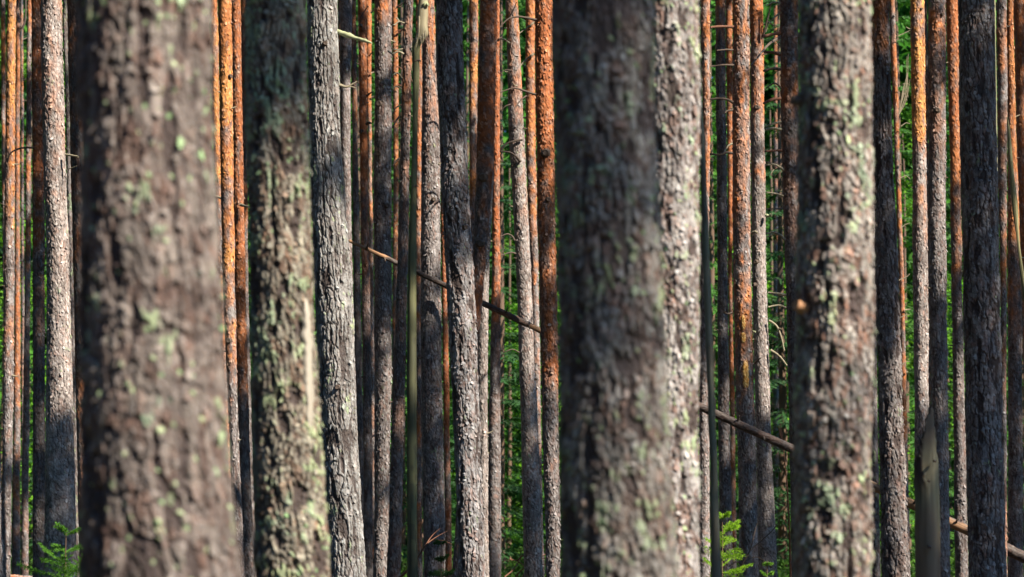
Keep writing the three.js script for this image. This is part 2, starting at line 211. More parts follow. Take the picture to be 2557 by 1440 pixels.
  ['T21', 40, [[0, 978, 993], [360, 982, 996], [720, 980, 994], [1440, 975, 990]], [[0, 1], [500, .7], [900, .2]], [[0, .9], [200, .6], [400, .4], [700, .2]], { ...SCALE, yellow: 0.3, tone: 0.75 }, 'thin orange trunk with tangled dead twigs right of the straight grey trunk'],
  ['T22', 26, [[0, 1007, 1032], [360, 1000, 1025], [720, 989, 1018], [1080, 977, 1010], [1440, 965, 1001]], [[0, .3], [400, .2], [1440, .05]], [[0, .4], [250, .35], [400, .15], [1440, .12]], { ...SCALE, flakes: 110, tone: 0.66, rust: .8 }, 'brown trunk leaning right towards the top, left of the green dead pole'],
  ['T24', 33.2, [[0, 1038, 1054], [360, 1038, 1055], [720, 1036, 1053], [1440, 1040, 1056]], [[0, .7], [500, .5], [1440, .3]], [[0, .5], [300, .8], [560, .6], [700, .1], [1440, .1]], { ...SCALE, tone: .85 }, 'thin reddish trunk right behind the green dead pole'],
  ['T25', 26.6, [[0, 1056, 1086], [180, 1054, 1092], [360, 1052, 1098], [720, 1051, 1102], [1080, 1053, 1107], [1440, 1057, 1113]], [[0, .5], [140, .26], [300, .14], [450, .05], [600, 0]], [[0, .4], [240, .5], [320, .4], [430, .9], [560, .8], [640, .4], [860, .15], [960, .05], [1440, .08]], { ...SCALE, flakes: 80, tone: 1.0, lichen: .08 }, 'trunk right of the green dead pole, ruddy above and shaded grey below'],
  ['T26', 34.2, [[0, 1092, 1106], [500, 1100, 1114], [720, 1103, 1118], [1440, 1112, 1130]], [[0, .9], [900, .9], [1200, .4]], [[0, .7], [720, .8], [800, .3], [1440, .05]], { ...SCALE, yellow: 0, tone: 0.55 }, 'thin red trunk showing as a strip left of the dark grey fissured trunk'],
  ['T28', 35, [[0, 1171, 1195], [360, 1172, 1193], [720, 1172, 1194], [1440, 1172, 1196]], [[0, .9], [300, .7], [700, .4]], [[0, 1], [130, 1], [200, .5], [420, .3], [500, .1], [1440, .1]], { ...SCALE, flakes: 50, tone: 1.0, yellow: 0.65 }, 'orange trunk with a sunlit top just right of the dark grey fissured trunk'],
  ['T29', 25, [[0, 1197, 1242], [250, 1193, 1238], [480, 1187, 1229], [720, 1176, 1208], [950, 1158, 1187], [1440, 1130, 1160]], [[0, .85], [250, .75], [480, .5], [720, .35], [1440, .1]], [[0, .25], [300, .18], [500, .05], [1440, .03]], { ...SCALE, flakes: 110, yellow: 0, tone: .66, flake: .0055 }, 'dark red-brown trunk leaning behind the dark grey fissured trunk'],
  ['T30', 29, [[0, 1212, 1234], [450, 1205, 1232], [720, 1192, 1222], [1000, 1193, 1219], [1440, 1196, 1222]], 0.04, [[0, .1], [640, .15], [740, .7], [1200, .9], [1440, .4]], { ...SCALE, flakes: 50, tint: [.97, 1, 1.02], dash: 0.3, mottle: 0.12, tone: 1.15, rust: .25 }, 'pale grey trunk appearing from behind the leaning red-brown trunk'],
  ['T31', 31.2, [[0, 1234, 1248], [360, 1230, 1249], [720, 1227, 1250], [1080, 1220, 1251], [1440, 1215, 1252]], [[0, 1], [560, .9], [740, .55], [840, .1], [1440, 0]], [[0, 1], [640, .9], [720, .5], [780, .1], [920, .2], [1000, .8], [1120, .6], [1440, .25]], { ...SCALE, flakes: 70, tone: 0.8, yellow: 0 }, 'vivid orange trunk that turns grey where the log crosses it, left of the green gap'],
  ['T32', 27.9, [[0, 1262, 1293], [360, 1272, 1311], [720, 1290, 1327], [1080, 1300, 1344], [1440, 1307, 1356]], [[0, .85], [180, .5], [420, .18], [700, .04], [1440, 0]], [[0, 1], [850, 1], [930, .4], [1000, .15], [1440, .1]], { ...SCALE, flakes: 40, tint: [.97, 1, 1.02], dash: 0.3, mottle: 0.12, tone: 1.3, yellow: .4, lichen: .1, fw: .024, fh: .045, flake: .0035 }, 'sunlit pale trunk right of the green gap, orange at its top'],
  ['T33', 33.8, [[0, 1312, 1336], [360, 1313, 1338], [720, 1325, 1346], [1080, 1332, 1352], [1440, 1338, 1360]], [[0, 1], [300, .8], [560, .45], [800, .2], [1440, .05]], [[0, .9], [900, .9], [980, .3], [1440, .2]], { ...SCALE, flakes: 70, tone: 1.1, yellow: 0.35 }, 'slim orange trunk squeezed between the pale sunlit trunk and the flaky red one'],
  ['T34', 26, [[0, 1335, 1380], [360, 1338, 1384], [720, 1346, 1391], [1080, 1354, 1396], [1440, 1364, 1400]], [[0, 1], [500, .85], [760, .7], [950, .35], [1200, .05]], [[0, .9], [250, .85], [330, .5], [600, .45], [760, .4], [1440, .4]], { ...SCALE, flakes: 170, tone: .9, yellow: 0.12, flake: .006 }, 'flaky orange red trunk along the left side of the dark broad near trunk'],
  ['T37', 32.0, [[0, 1749, 1773], [360, 1754, 1773], [720, 1747, 1769], [1440, 1744, 1775]], [[0, .6], [400, .5], [600, .15], [1440, 0]], [[0, .8], [130, .9], [200, 1], [520, 1], [600, .1], [950, .1], [1040, .85], [1440, .9]], { ...SCALE, flakes: 80, tone: 1.15 }, 'sunlit pinkish trunk along the right side of the pale near trunk'],
  ['T39', 30, [[0, 1786, 1811], [360, 1788, 1814], [720, 1791, 1818], [1080, 1793, 1823], [1440, 1796, 1830]], [[0, .35], [200, .15], [400, 0]], [[0, .15], [720, .15], [960, .25], [1440, .15]], { ...SCALE, flakes: 110, tone: .78, lichen: .05, flake: .006 }, 'dark grey-brown trunk right of the grey dead pole'],
  ['T40', 37, [[0, 1811, 1829], [360, 1815, 1830], [720, 1818, 1829], [1080, 1822, 1836], [1440, 1822, 1840]], [[0, .95], [1000, .9], [1440, .2]], [[0, .35], [90, .9], [130, .3], [480, .4], [1000, .3]], { ...SCALE, yellow: 0.1, tone: 0.6 }, 'thin red trunk showing between the dark grey-brown trunk and the trunk with the resin scar'],
  ['T41', 28.5, [[0, 1829, 1872], [360, 1828, 1873], [720, 1832, 1877], [1080, 1840, 1886], [1440, 1846, 1894]], [[0, .42], [200, .32], [420, .2], [600, .36], [980, .42], [1060, .05], [1440, 0]], [[0, .9], [130, .9], [170, .3], [270, .4], [330, .95], [480, .95], [560, .5], [960, .35], [1020, .15], [1440, .12]], { ...SCALE, flakes: 130, yellow: 0.3, tone: 1.0, flake: .006 }, 'mottled orange trunk with yellow resin scars above the log'],
  ['T42', 30.9, [[0, 1872, 1906], [360, 1874, 1910], [720, 1878, 1915], [1080, 1886, 1926], [1440, 1892, 1942]], [[0, .9], [240, .75], [310, .4], [480, .2], [600, 0]], [[0, .4], [120, .45], [180, .9], [330, .9], [365, .15], [410, .3], [450, .95], [990, .95], [1050, .1], [1440, .12]], { ...SCALE, flakes: 40, tint: [.97, 1, 1.02], yellow: 0.2, dash: 0.3, mottle: 0.12, tone: 1.28, flake: .0032, fw: .024, fh: .04, lichen: .08, rust: .2 }, 'trunk with smooth orange top and sunlit grey lower bark, right of the resin-scarred one'],
  ['T43', 27.5, [[0, 1946, 1993], [360, 1951, 1996], [720, 1961, 2000], [1080, 1970, 2004], [1440, 1976, 2010]], [[0, .32], [360, .25], [600, .1], [900, 0]], [[0, .25], [400, .3], [800, .1], [1440, .05]], { ...SCALE, flakes: 120, tone: .75, rust: .8, flake: .0055 }, 'brown trunk with bare curved side branches, left of the near trunk with the cut stub'],
  ['T44', 60, [[0, 1931, 1942], [360, 1931, 1944], [620, 1930, 1948], [1440, 1930, 1956]], [[0, .8], [500, .5], [900, .2], [1440, .1]], [[0, .7], [400, .5], [600, .1], [1440, .05]], { ...SCALE, tone: .5, rust: .9 }, 'far dark trunk in shade behind the bare curved branches'],
  ['T46', 29, [[0, 2166, 2184], [720, 2170, 2188], [1080, 2173, 2193], [1440, 2176, 2200]], 0, [[0, .2], [700, .4], [1440, .3]], { ...SCALE, tone: .75, lichen: .3, lichenTone: 1.1 }, 'narrow lichen-flecked trunk squeezed between the near stubbed trunk and the dark flaky trunk'],
  ['T48', 33.6, [[0, 2218, 2234], [110, 2222, 2238], [360, 2232, 2246], [720, 2245, 2258], [1080, 2250, 2266], [1440, 2254, 2274]], [[0, .6], [700, .5], [1000, .35], [1200, .1]], [[0, .3], [100, .8], [330, .7], [480, .8], [900, .9], [960, .3], [1440, .4]], { ...SCALE, yellow: 0.3, tone: 0.9, flake: .0028 }, 'thin smooth orange trunk edging out behind the dark flaky trunk'],
  ['T49', 28, [[0, 2271, 2307], [360, 2277, 2313], [720, 2279, 2318], [1080, 2283, 2320], [1440, 2286, 2326]], [[0, .95], [260, .85], [330, .5], [480, .18], [700, .05], [1440, 0]], [[0, 1], [900, 1], [1000, .4], [1060, .2], [1440, .3]], { ...SCALE, flakes: 80, tint: [.97, 1, 1.02], dash: 0.3, mottle: 0.12, tone: 1.25, yellow: 0.95 }, 'brightly sunlit trunk above the broken snag, golden on top and white below'],
  ['T50', 38, [[0, 2306, 2315], [720, 2313, 2322], [1440, 2318, 2330]], .3, .15, { ...SCALE, tone: .6 }, 'very thin dark trunk right against the golden and white sunlit trunk'],
  ['T51', 26, [[0, 2315, 2361], [360, 2316, 2362], [720, 2319, 2363], [1080, 2325, 2368], [1440, 2332, 2373]], [[0, .4], [200, .32], [330, .14], [600, .02], [1440, 0]], [[0, .45], [200, .3], [330, .35], [400, .6], [660, .65], [740, .2], [1440, .08]], { ...SCALE, flakes: 90, tone: .98, lichen: .1 }, 'grey-brown trunk behind the broken snag on its right'],
  ['T52', 29, [[0, 2361, 2393], [360, 2370, 2398], [720, 2375, 2403], [1080, 2380, 2411], [1440, 2383, 2418]], [[0, 1], [300, .85], [520, .5], [760, .1], [1440, .05]], [[0, .7], [480, .5], [600, .25], [880, .25], [960, .7], [1200, .7], [1440, .4]], { ...SCALE, flakes: 90, tone: 0.72, yellow: 0.25 }, 'orange trunk along the left side of the almost black trunk'],
  ['T54', 25, [[0, 2487, 2514], [360, 2490, 2515], [720, 2496, 2513], [1440, 2500, 2516]], [[0, .35], [1440, .2]], [[0, .8], [280, .75], [400, .35], [900, .3], [1100, .5], [1440, .4]], { ...SCALE, flakes: 60, tone: .95, rust: .6, fw: .022, fh: .035, flake: .003 }, 'slender pinkish trunk along the right side of the almost black trunk'],
  ['T55', 30, [[0, 2513, 2529], [360, 2515, 2538], [720, 2515, 2550], [1080, 2516, 2553], [1440, 2516, 2556]], [[0, 1], [560, .9], [700, .4], [900, .1], [1440, 0]], [[0, .8], [550, .85], [620, .2], [900, .1], [1060, .35], [1440, .2]], { ...SCALE, flakes: 70, tone: 0.75, yellow: 0.4 }, 'orange trunk behind the leaning dead pole at the right edge'],
  ['T0', 22, [[0, -70, -14], [720, -62, -8], [1190, -54, 3], [1440, -46, 16]], 0, .25, { ...PLATE, tone: .95, lichen: .15 }, 'blue-grey trunk base just entering the picture at the bottom left corner'],
  ['T56', 33, [[0, 2530, 2562], [360, 2538, 2568], [720, 2550, 2582], [1440, 2560, 2595]], [[0, .9], [600, .7], [1000, .2]], [[0, .3], [600, .2], [900, .05]], { ...SCALE, tone: .75 }, 'shaded rust-brown trunk at the right border of the view'],
];
const TREE_GROUP = 'pine trunks of the forest';
const DEF = { flakes: 0, dots: 0, lump: .4, tint: [.92, .98, 1.05], tone: 1, yellow: .25, lichen: 0, lichenTone: 1, rust: .5, fine: 1, coarse: 1 };
const byKey = {}, shade = [];
function curve(pts) {                                          // smooth interpolation of [[y, a, b], ...] in y, straight beyond the ends
  const n = pts.length, sl = (i, k) => (pts[i + 1][k] - pts[i][k]) / (pts[i + 1][0] - pts[i][0]), m = (i, k) => i === 0 ? sl(0, k) : i === n - 1 ? sl(n - 2, k) : (sl(i - 1, k) + sl(i, k)) / 2;
  return (y, k) => {
    if (y <= pts[0][0]) return pts[0][k] + sl(0, k) * (y - pts[0][0]);
    if (y >= pts[n - 1][0]) return pts[n - 1][k] + sl(n - 2, k) * (y - pts[n - 1][0]);
    let i = 0; while (y > pts[i + 1][0]) i++;
    const h = pts[i + 1][0] - pts[i][0], t = (y - pts[i][0]) / h, t2 = t * t, t3 = t2 * t;
    return (2 * t3 - 3 * t2 + 1) * pts[i][k] + (t3 - 2 * t2 + t) * h * m(i, k) + (3 * t2 - 2 * t3) * pts[i + 1][k] + (t3 - t2) * h * m(i + 1, k);
  };
}
trees.forEach(([key, depth, edges, orange, lit, opts, label], n) => {
  const t = { ...DEF, ...opts, seed: 100 + n * 37 }, f = curve(edges), mid = (y) => (f(y, 1) + f(y, 2)) / 2, wid = (y) => f(y, 2) - f(y, 1);
  const yTop = -90, yBot = 1530, top = at(mid(yTop), yTop, depth), bot = at(mid(yBot), yBot, depth);
  const px = 2.1 * at(1278, 720, depth).k * t.coarse * t.fine, rows = [];
  const add = (c, r, y) => rows.push({ c, r, v: c.y, o: stops(orange, y) });
  // below the frame: down to the ground with a root flare; then the rows in view; then up to the crown
  const slopeX = clamp((at(mid(1440), 1440, depth).p.x - at(mid(1000), 1000, depth).p.x) / (at(mid(1440), 1440, depth).p.y - at(mid(1000), 1000, depth).p.y), -0.06, 0.06), rb = wid(yBot) / 2 * bot.k;
  const gy = ground(bot.p.x, bot.p.z) - 0.15;
  for (let y = gy; y < bot.p.y - 0.02; y += 0.12) add(new THREE.Vector3(bot.p.x + slopeX * (y - bot.p.y), y, -depth), rb * (1 + 0.35 * Math.exp(-(y - gy - 0.1) / 0.22) * smooth(0, 0.6, bot.p.y - y)), yBot);
  const nV = Math.ceil((top.p.y - bot.p.y) / (px * 1.3));
  for (let i = 0; i <= nV; i++) {
    const y = mixf(yBot, yTop, i / nV), a = at(mid(y), y, depth);
    a.p.x += 0.004 * n2(a.p.y * 2.2, 3, t.seed);
    add(a.p, wid(y) / 2 * a.k * (1 + 0.022 * n2(a.p.y * 3, 7, t.seed)), y);
  }
  const tx = (top.p.x - at(mid(300), 300, depth).p.x) / (top.p.y - at(mid(300), 300, depth).p.y), rt = wid(yTop) / 2 * top.k, tall = Math.max(16.5, top.p.y + 4);
  for (let y = top.p.y + 0.3; y < tall; y += 0.6) add(new THREE.Vector3(top.p.x + clamp(tx, -.05, .05) * (y - top.p.y), y, -depth), rt * mixf(1, 0.3, (y - top.p.y) / (tall - top.p.y)), -90);
  t.r0 = wid(720) / 2 * at(mid(720), 720, depth).k;
  const base = rows[0].c.clone(); rows.forEach((r) => r.c.sub(base));
  const dir = new THREE.Vector3(-base.x, 0, depth).normalize(), across = new THREE.Vector3(dir.z, 0, -dir.x);
  const g = new THREE.Group(); g.name = numbered('pine_tree'); g.position.copy(base); scene.add(g);
  tag(g, label, 'pine tree', TREE_GROUP);
  mesh('trunk', skin(rows, across, dir, ringAngles(t.r0, px * 0.95), t, bark), M.bark, g);
  if (t.flakes) {                                              // loose scales that lift off the bark, too many and too small to name one by one
    const r = rng(t.seed + 5), pos = [], col = [], uv = [], vis = rows.filter((q) => q.c.y + base.y > bot.p.y && q.c.y + base.y < top.p.y), big = key.startsWith('near') ? .8 : 1, n = Math.round(t.flakes * 1.6 * (vis[vis.length - 1].c.y - vis[0].c.y) * t.r0 * 6);
    for (let i = 0; i < n; i++) {
      const q = vis[Math.floor(r() * vis.length)], th = (r() - .5) * 3.7, w = (.008 + .011 * r()) * big, hh = (.014 + .026 * r()) * big, lift = (.004 + .010 * r() * r()) * big, u = th * t.r0, tw = (r() - .5) * .012; bark(u, q.v, t, q.o);
      const P = (dx, dy, out) => { const a = th + dx / q.r, rr = q.r * (1 + 0.025 * n2(Math.cos(a) * 1.3 + 4, Math.sin(a) * 1.3 + q.v * 1.2, t.seed + 30)) + B.h + out, p = q.c.clone().addScaledVector(across, Math.sin(a) * rr).addScaledVector(dir, Math.cos(a) * rr); p.y += dy; return p; };
      const k = 1 + .35 * (r() - .3), pts = [P(-w * .4, hh * .5, -.002), P(-w * (.7 + .3 * r()), -hh * .1, lift * .4), P(-w * .2 + tw, -hh * (.4 + .2 * r()), lift), P(w * .5 + tw, -hh * (.3 + .2 * r()), lift * .9), P(w * (.6 + .3 * r()), hh * .1, lift * .3), P(w * .3, hh * .5, -.002)];
      for (let j = 1; j < 5; j++) for (const m of [0, j, j + 1]) { pos.push(pts[m].x, pts[m].y, pts[m].z); col.push(B.r * k, B.g * k, B.b * k); uv.push(u, q.v); }
    }
    const fg = new THREE.BufferGeometry(); fg.setAttribute('position', new THREE.Float32BufferAttribute(pos, 3)); fg.setAttribute('color', new THREE.Float32BufferAttribute(col, 3)); fg.setAttribute('uv', new THREE.Float32BufferAttribute(uv, 2)); fg.computeVertexNormals();
    mesh('bark_flakes', fg, M.bark, g).userData.kind = 'stuff';
  }
  byKey[key] = { g, depth, mid, wid, base, t, across, dir };
  for (let y = -90; y <= 1530; y += 8) { const a = at(mid(y), y, depth); shade.push({ p: a.p, r: wid(y) / 2 * a.k, lit: stops(lit, y), key }); }
});
// ------------------------------------------------------------------ branches, stubs, scars
function limb(points, radii, seg = 7, knobbly = 0.25, seed = 1) {     // a tapered, slightly knobbly tube through points
  const cv = new THREE.CatmullRomCurve3(points), n = Math.max(6, points.length * 5), fr = cv.computeFrenetFrames(n, false), pos = [], uv = [], idx = [];
  for (let i = 0; i <= n; i++) {
    const t = i / n, c = cv.getPoint(t), f = t * (radii.length - 1), a = Math.min(radii.length - 2, Math.floor(f)), R = mixf(radii[a], radii[a + 1], f - a);
    for (let k = 0; k <= seg; k++) { const th = k / seg * 2 * Math.PI, r = R * (1 + knobbly * n2(Math.cos(th) * 1.2 + 3, t * n * 0.7 + Math.sin(th), seed)), s = Math.sin(th) * r, q = Math.cos(th) * r, N = fr.normals[i], Bn = fr.binormals[i]; pos.push(c.x + N.x * q + Bn.x * s, c.y + N.y * q + Bn.y * s, c.z + N.z * q + Bn.z * s); uv.push(k / seg * 0.1, t); }
  }
  const end = (i, c) => { const m = pos.length / 3; pos.push(c.x, c.y, c.z); uv.push(0, 0); for (let k = 0; k < seg; k++) { const a = i * (seg + 1) + k; i ? idx.push(a, a + 1, m) : idx.push(a + 1, a, m); } };
  for (let i = 0; i < n; i++) for (let k = 0; k < seg; k++) { const a = i * (seg + 1) + k, b = a + seg + 1; idx.push(a, b, a + 1, a + 1, b, b + 1); }
  end(0, cv.getPoint(0)); end(n, cv.getPoint(1));
  for (let i = 0; i < idx.length; i += 3) [idx[i + 1], idx[i + 2]] = [idx[i + 2], idx[i + 1]];
  const g = new THREE.BufferGeometry(); g.setAttribute('position', new THREE.Float32BufferAttribute(pos, 3)); g.setAttribute('uv', new THREE.Float32BufferAttribute(uv, 2)); g.setIndex(idx); g.computeVertexNormals(); return g;
}
let limbSeed = 1;
function branch(key, pts, r0, r1, mat, dz = 0, name = 'branch', dz1 = dz, label) {    // photo points on the plane of that tree; dz: metres in front of it
  const T = byKey[key]; limbSeed++;
  const P = pts.map(([x, y], i) => { const d = T.depth - mixf(dz, dz1, i / (pts.length - 1)); return at(x, y, d).p.sub(T.base); }), k = at(1278, 720, T.depth).k;
  r0 *= .8; r1 *= .75;
  const rr = mat === M.lichen ? [r0 * k, r0 * 1.2 * k, r1 * k, r1 * 1.4 * k, r1 * .5 * k] : [r0 * k, mixf(r0, r1, .6) * k, r1 * k];
  const m = mesh(name, limb(P, rr, 7, 0.22, limbSeed), mat, T.g); if (label) m.userData.label = label; return m;
}
const P_ = M.twigPale, D_ = M.twigDark, R_ = M.twigRed;
branch('C', [[842, 78], [868, 88], [896, 97], [912, 102], [929, 108]], 8, 5, M.lichen, 0, 'branch', .1, 'pale broken branch crusted with lichen');
branch('C', [[848, 212], [866, 217], [876, 212], [893, 203]], 5, 2, P_); branch('C', [[868, 216], [880, 217], [890, 221]], 3, 1.5, P_);
for (const a of [['T22', [[1010, 58], [996, 54], [985, 62], [976, 60]], 3, 2, P_], ['T22', [[1008, 135], [994, 128], [980, 134], [968, 127]], 4, 2.5, P_], ['T22', [[1006, 122], [990, 124], [977, 122]], 2.5, 1.5, P_], ['T22', [[1005, 195], [992, 182], [978, 190]], 3, 2, P_], ['T22', [[1002, 222], [990, 216], [979, 225]], 3, 2, P_], ['T22', [[1000, 262], [988, 270], [981, 284]], 3, 2, D_], ['T22', [[998, 290], [990, 300], [981, 318]], 3, 2, D_], ['T22', [[998, 395], [988, 402], [980, 415]], 3, 2, D_],
  ['T21', [[990, 18], [1000, 12], [1010, 6]], 3, 2, D_], ['T21', [[988, 90], [998, 80], [1008, 72]], 4, 2.5, R_], ['T21', [[990, 44], [1000, 55], [1008, 50]], 2.5, 1.5, P_],
  ['T19', [[918, 30], [910, 16], [914, 0]], 2.5, 1.5, D_], ['T19', [[926, 32], [934, 24], [938, 20]], 3, 2, P_], ['T18', [[899, 45], [912, 25], [920, 15]], 2, 1.5, D_], ['T18', [[916, 240], [924, 233], [930, 230]], 4, 2, D_], ['T18', [[916, 310], [922, 306], [927, 308]], 6, 3, D_], ['T19', [[922, 140], [928, 132], [933, 128]], 2.5, 1.5, D_],
  ['T34', [[1340, 50], [1312, 44], [1290, 42], [1268, 48], [1248, 68]], 4.5, 2, D_], ['T34', [[1338, 236], [1310, 227], [1283, 220], [1248, 231]], 4, 2, D_], ['T33', [[1335, 55], [1312, 72], [1296, 84]], 3, 1.5, P_], ['T33', [[1334, 134], [1314, 148], [1298, 166]], 4, 2, P_], ['T34', [[1316, 238], [1300, 250], [1286, 270]], 3, 2, D_], ['T34', [[1268, 50], [1282, 25], [1290, 5]], 2.5, 1.5, D_],
  ['T32', [[1272, 108], [1260, 99], [1247, 97]], 4, 2, P_], ['T32', [[1276, 176], [1262, 175], [1248, 184]], 3, 2, D_], ['T32', [[1304, 349], [1282, 352], [1262, 361], [1248, 378]], 4, 2, D_], ['T32', [[1300, 404], [1288, 390], [1272, 380], [1250, 378]], 4.5, 2.5, D_], ['T32', [[1285, 600], [1277, 588], [1267, 584], [1250, 590]], 3.5, 2, D_], ['T32', [[1288, 633], [1275, 630], [1250, 638]], 3, 2, D_], ['T32', [[1276, 260], [1262, 265], [1250, 278]], 2.5, 1.5, D_], ['T32', [[1297, 880], [1280, 872], [1256, 880]], 2.5, 1.5, D_], ['T32', [[1291, 215], [1284, 212], [1278, 205]], 3, 2, P_],
  ['T43', [[1948, 82], [1930, 85], [1905, 91]], 7, 5, R_], ['T43', [[1948, 136], [1930, 131], [1908, 130]], 6, 4.5, R_], ['T43', [[1948, 173], [1928, 171], [1906, 177]], 5, 3.5, D_], ['T43', [[1950, 246], [1930, 248], [1906, 258]], 6, 4.5, R_], ['T43', [[1950, 304], [1930, 309], [1910, 316]], 4, 2.5, P_], ['T43', [[1951, 324], [1930, 320], [1910, 323]], 5, 4, P_], ['T43', [[1953, 375], [1930, 376], [1909, 378]], 4.5, 3.5, R_], ['T43', [[1957, 425], [1945, 416], [1930, 410], [1912, 412]], 4.5, 3, P_], ['T43', [[1957, 424], [1940, 410], [1922, 407], [1912, 404]], 4, 2.5, D_], ['T43', [[1935, 418], [1928, 428], [1923, 438]], 3, 1.5, P_],
  ['T43', [[1955, 521], [1940, 521], [1912, 522]], 3, 2, D_], ['T43', [[1955, 490], [1940, 484], [1912, 480]], 3.5, 2.5, P_], ['T43', [[1959, 597], [1945, 585], [1930, 580], [1912, 584]], 5, 3, P_], ['T43', [[1950, 588], [1935, 583], [1914, 592]], 4, 2, P_], ['T43', [[1962, 736], [1940, 732], [1917, 730]], 4.5, 3, P_], ['T43', [[1962, 768], [1945, 762], [1918, 766]], 4, 2.5, P_], ['T43', [[1950, 220], [1935, 208], [1912, 220]], 3, 2, D_], ['T43', [[1948, 8], [1932, 6], [1912, 14]], 4, 2, P_], ['T43', [[1950, 30], [1935, 42], [1920, 58], [1912, 80]], 3, 1.5, P_],
  ['T42', [[1903, 97], [1909, 75], [1918, 40], [1925, 8]], 4.5, 2, D_], ['T42', [[1914, 50], [1922, 58], [1944, 66]], 2.5, 1.5, D_], ['T42', [[1920, 800], [1938, 813], [1950, 840], [1958, 875]], 4, 2, P_], ['T42', [[1938, 814], [1945, 819], [1951, 821]], 2.5, 1.5, P_], ['T42', [[1924, 874], [1945, 888], [1966, 914]], 4, 2.5, P_], ['T42', [[1912, 537], [1920, 539], [1927, 533]], 5, 3, M.lichen], ['T42', [[1876, 585], [1884, 578], [1892, 582]], 5, 3, P_], ['T42', [[1882, 908], [1894, 897], [1900, 893]], 4, 2, D_], ['T42', [[1880, 828], [1886, 829]], 4, 3, M.lichen],
  ['T41', [[1832, 67], [1805, 66], [1774, 68]], 5, 4, R_], ['T41', [[1832, 163], [1810, 162], [1774, 166]], 4, 2.5, D_], ['T41', [[1830, 256], [1814, 248], [1790, 246], [1772, 248]], 5, 3, D_], ['T41', [[1830, 275], [1815, 277], [1810, 282]], 4, 2, D_], ['T41', [[1828, 383], [1815, 380], [1800, 386], [1772, 384]], 4.5, 3, D_], ['T41', [[1828, 358], [1818, 364], [1813, 372]], 4, 2, P_], ['T41', [[1830, 125], [1815, 124], [1790, 126]], 4, 2, D_], ['T41', [[1828, 780], [1815, 783], [1806, 776]], 3, 2, D_],
  ['T5', [[86, 369], [58, 369], [38, 375], [24, 386], [20, 405]], 3.5, 2, D_], ['T6', [[164, 386], [180, 388], [196, 391]], 4, 3, P_], ['T6', [[167, 423], [183, 418], [192, 414]], 2, 1.2, P_], ['T12', [[600, 511], [612, 514], [623, 517]], 5, 4, P_], ['T10', [[536, 490], [546, 492], [556, 495]], 5, 4, P_],
  ['T3', [[56, 72], [48, 55], [46, 20], [44, -40]], 4, 2.5, D_], ['T3', [[56, 74], [63, 52], [65, 20], [64, -40]], 4, 2.5, D_]]) branch(a[0], a[1], a[2], a[3], a[4], 0.10, 'branch', 0.18);
{ // the dark bough that crosses in front of the smooth orange top, and the twigs of the crooked dead trunk and of the golden one
  branch('T43', [[1947, 92], [1918, 112], [1896, 138], [1874, 162]], 5, 2.5, D_, .2, 'branch', 3.4);
  const r = rng(9);
  for (let i = 0; i < 26; i++) { const y = 95 + i * 50 + 20 * r(), x = 57, s = r() < .5 ? -1 : 1; branch('T3', [[x, y], [x + s * (6 + 6 * r()), y - 6 + 4 * r()], [x + s * (13 + 10 * r()), y - 12 * r()]], 2.2, 1, r() < .4 ? P_ : D_, .1); }
  for (let i = 0; i < 14; i++) { const y = 20 + i * 48 + 20 * r(); branch('T21', [[987, y], [994, y - 4], [1001 + 4 * r(), y - 14 * r() + 4]], 2.2, 1.2, r() < .5 ? P_ : R_, .1); }
  for (let i = 0; i < 9; i++) { const y = 60 + i * 120 + 40 * r(), s = r() < .5; branch('T48', [[s ? 2250 : 2244, y], [2262, y - 8], [2272, y - 18 * r()]], 1.8, 1, P_, .1); }
  for (let i = 0; i < 12; i++) { const y = 240 + 60 * r() + (i % 4) * 12; branch('T48', [[2243 + i % 3, 285], [2256 + 6 * r(), y - 60], [2262 + 10 * r(), 130 + 140 * r()]], 1.4, .8, P_, .15); }
}
// knots and stubs
function stub(key, x, y, r, len, tilt, mat, label) {            // a knot or stub that leaves the bark where the photo shows it
  const T = byKey[key], q = at(T.mid(y), y, T.depth), k = q.k, R = T.wid(y) / 2 * k, a = Math.asin(clamp((x - T.mid(y)) / T.wid(y) * 2, -.97, .97)), nrm = T.across.clone().multiplyScalar(Math.sin(a)).addScaledVector(T.dir, Math.cos(a));
  const p = q.p.clone().addScaledVector(nrm, R - .02), e = q.p.clone().addScaledVector(nrm, R + len * k).add(new THREE.Vector3(...tilt).multiplyScalar(len * k));
  const m = mesh('branch_stub', limb([p, p.clone().lerp(e, .5), e].map((v) => v.clone().sub(T.base)), [r * 1.5 * k, r * k, r * .8 * k], 10, .25, ++limbSeed), mat, T.g); if (label) m.userData.label = label;
}
stub('nearG', 1996, 256, 14, 20, [0, .2, .2], D_); stub('nearG', 2000, 772, 15, 16, [0, .5, .6], new THREE.MeshStandardMaterial({ color: new THREE.Color().setRGB(.38, .20, .10), roughness: .8 }), 'freshly cut tan end of a branch');
for (const [k, x, y, r] of [['T49', 2300, 25, 3], ['T51', 2352, 40, 4], ['T41', 1868, 52, 3], ['T42', 1890, 270, 5], ['T42', 1888, 655, 5], ['T42', 1884, 712, 5], ['T18', 900, 65, 4], ['T18', 902, 330, 5], ['T20', 948, 262, 6], ['T20', 947, 385, 6], ['T20', 966, 515, 6], ['T34', 1362, 385, 9], ['T34', 1368, 500, 5], ['D', 1160, 570, 6], ['C', 843, 968, 6], ['C', 812, 115, 6], ['T25', 1083, 500, 5], ['T51', 2340, 278, 6], ['T11', 575, 192, 5], ['T11', 572, 850, 6], ['T32', 1280, 415, 4], ['T29', 1205, 445, 9], ['T29', 1200, 610, 8]])
  stub(k, x, y, r, r * 1.1, [0, -.1, .2], D_);
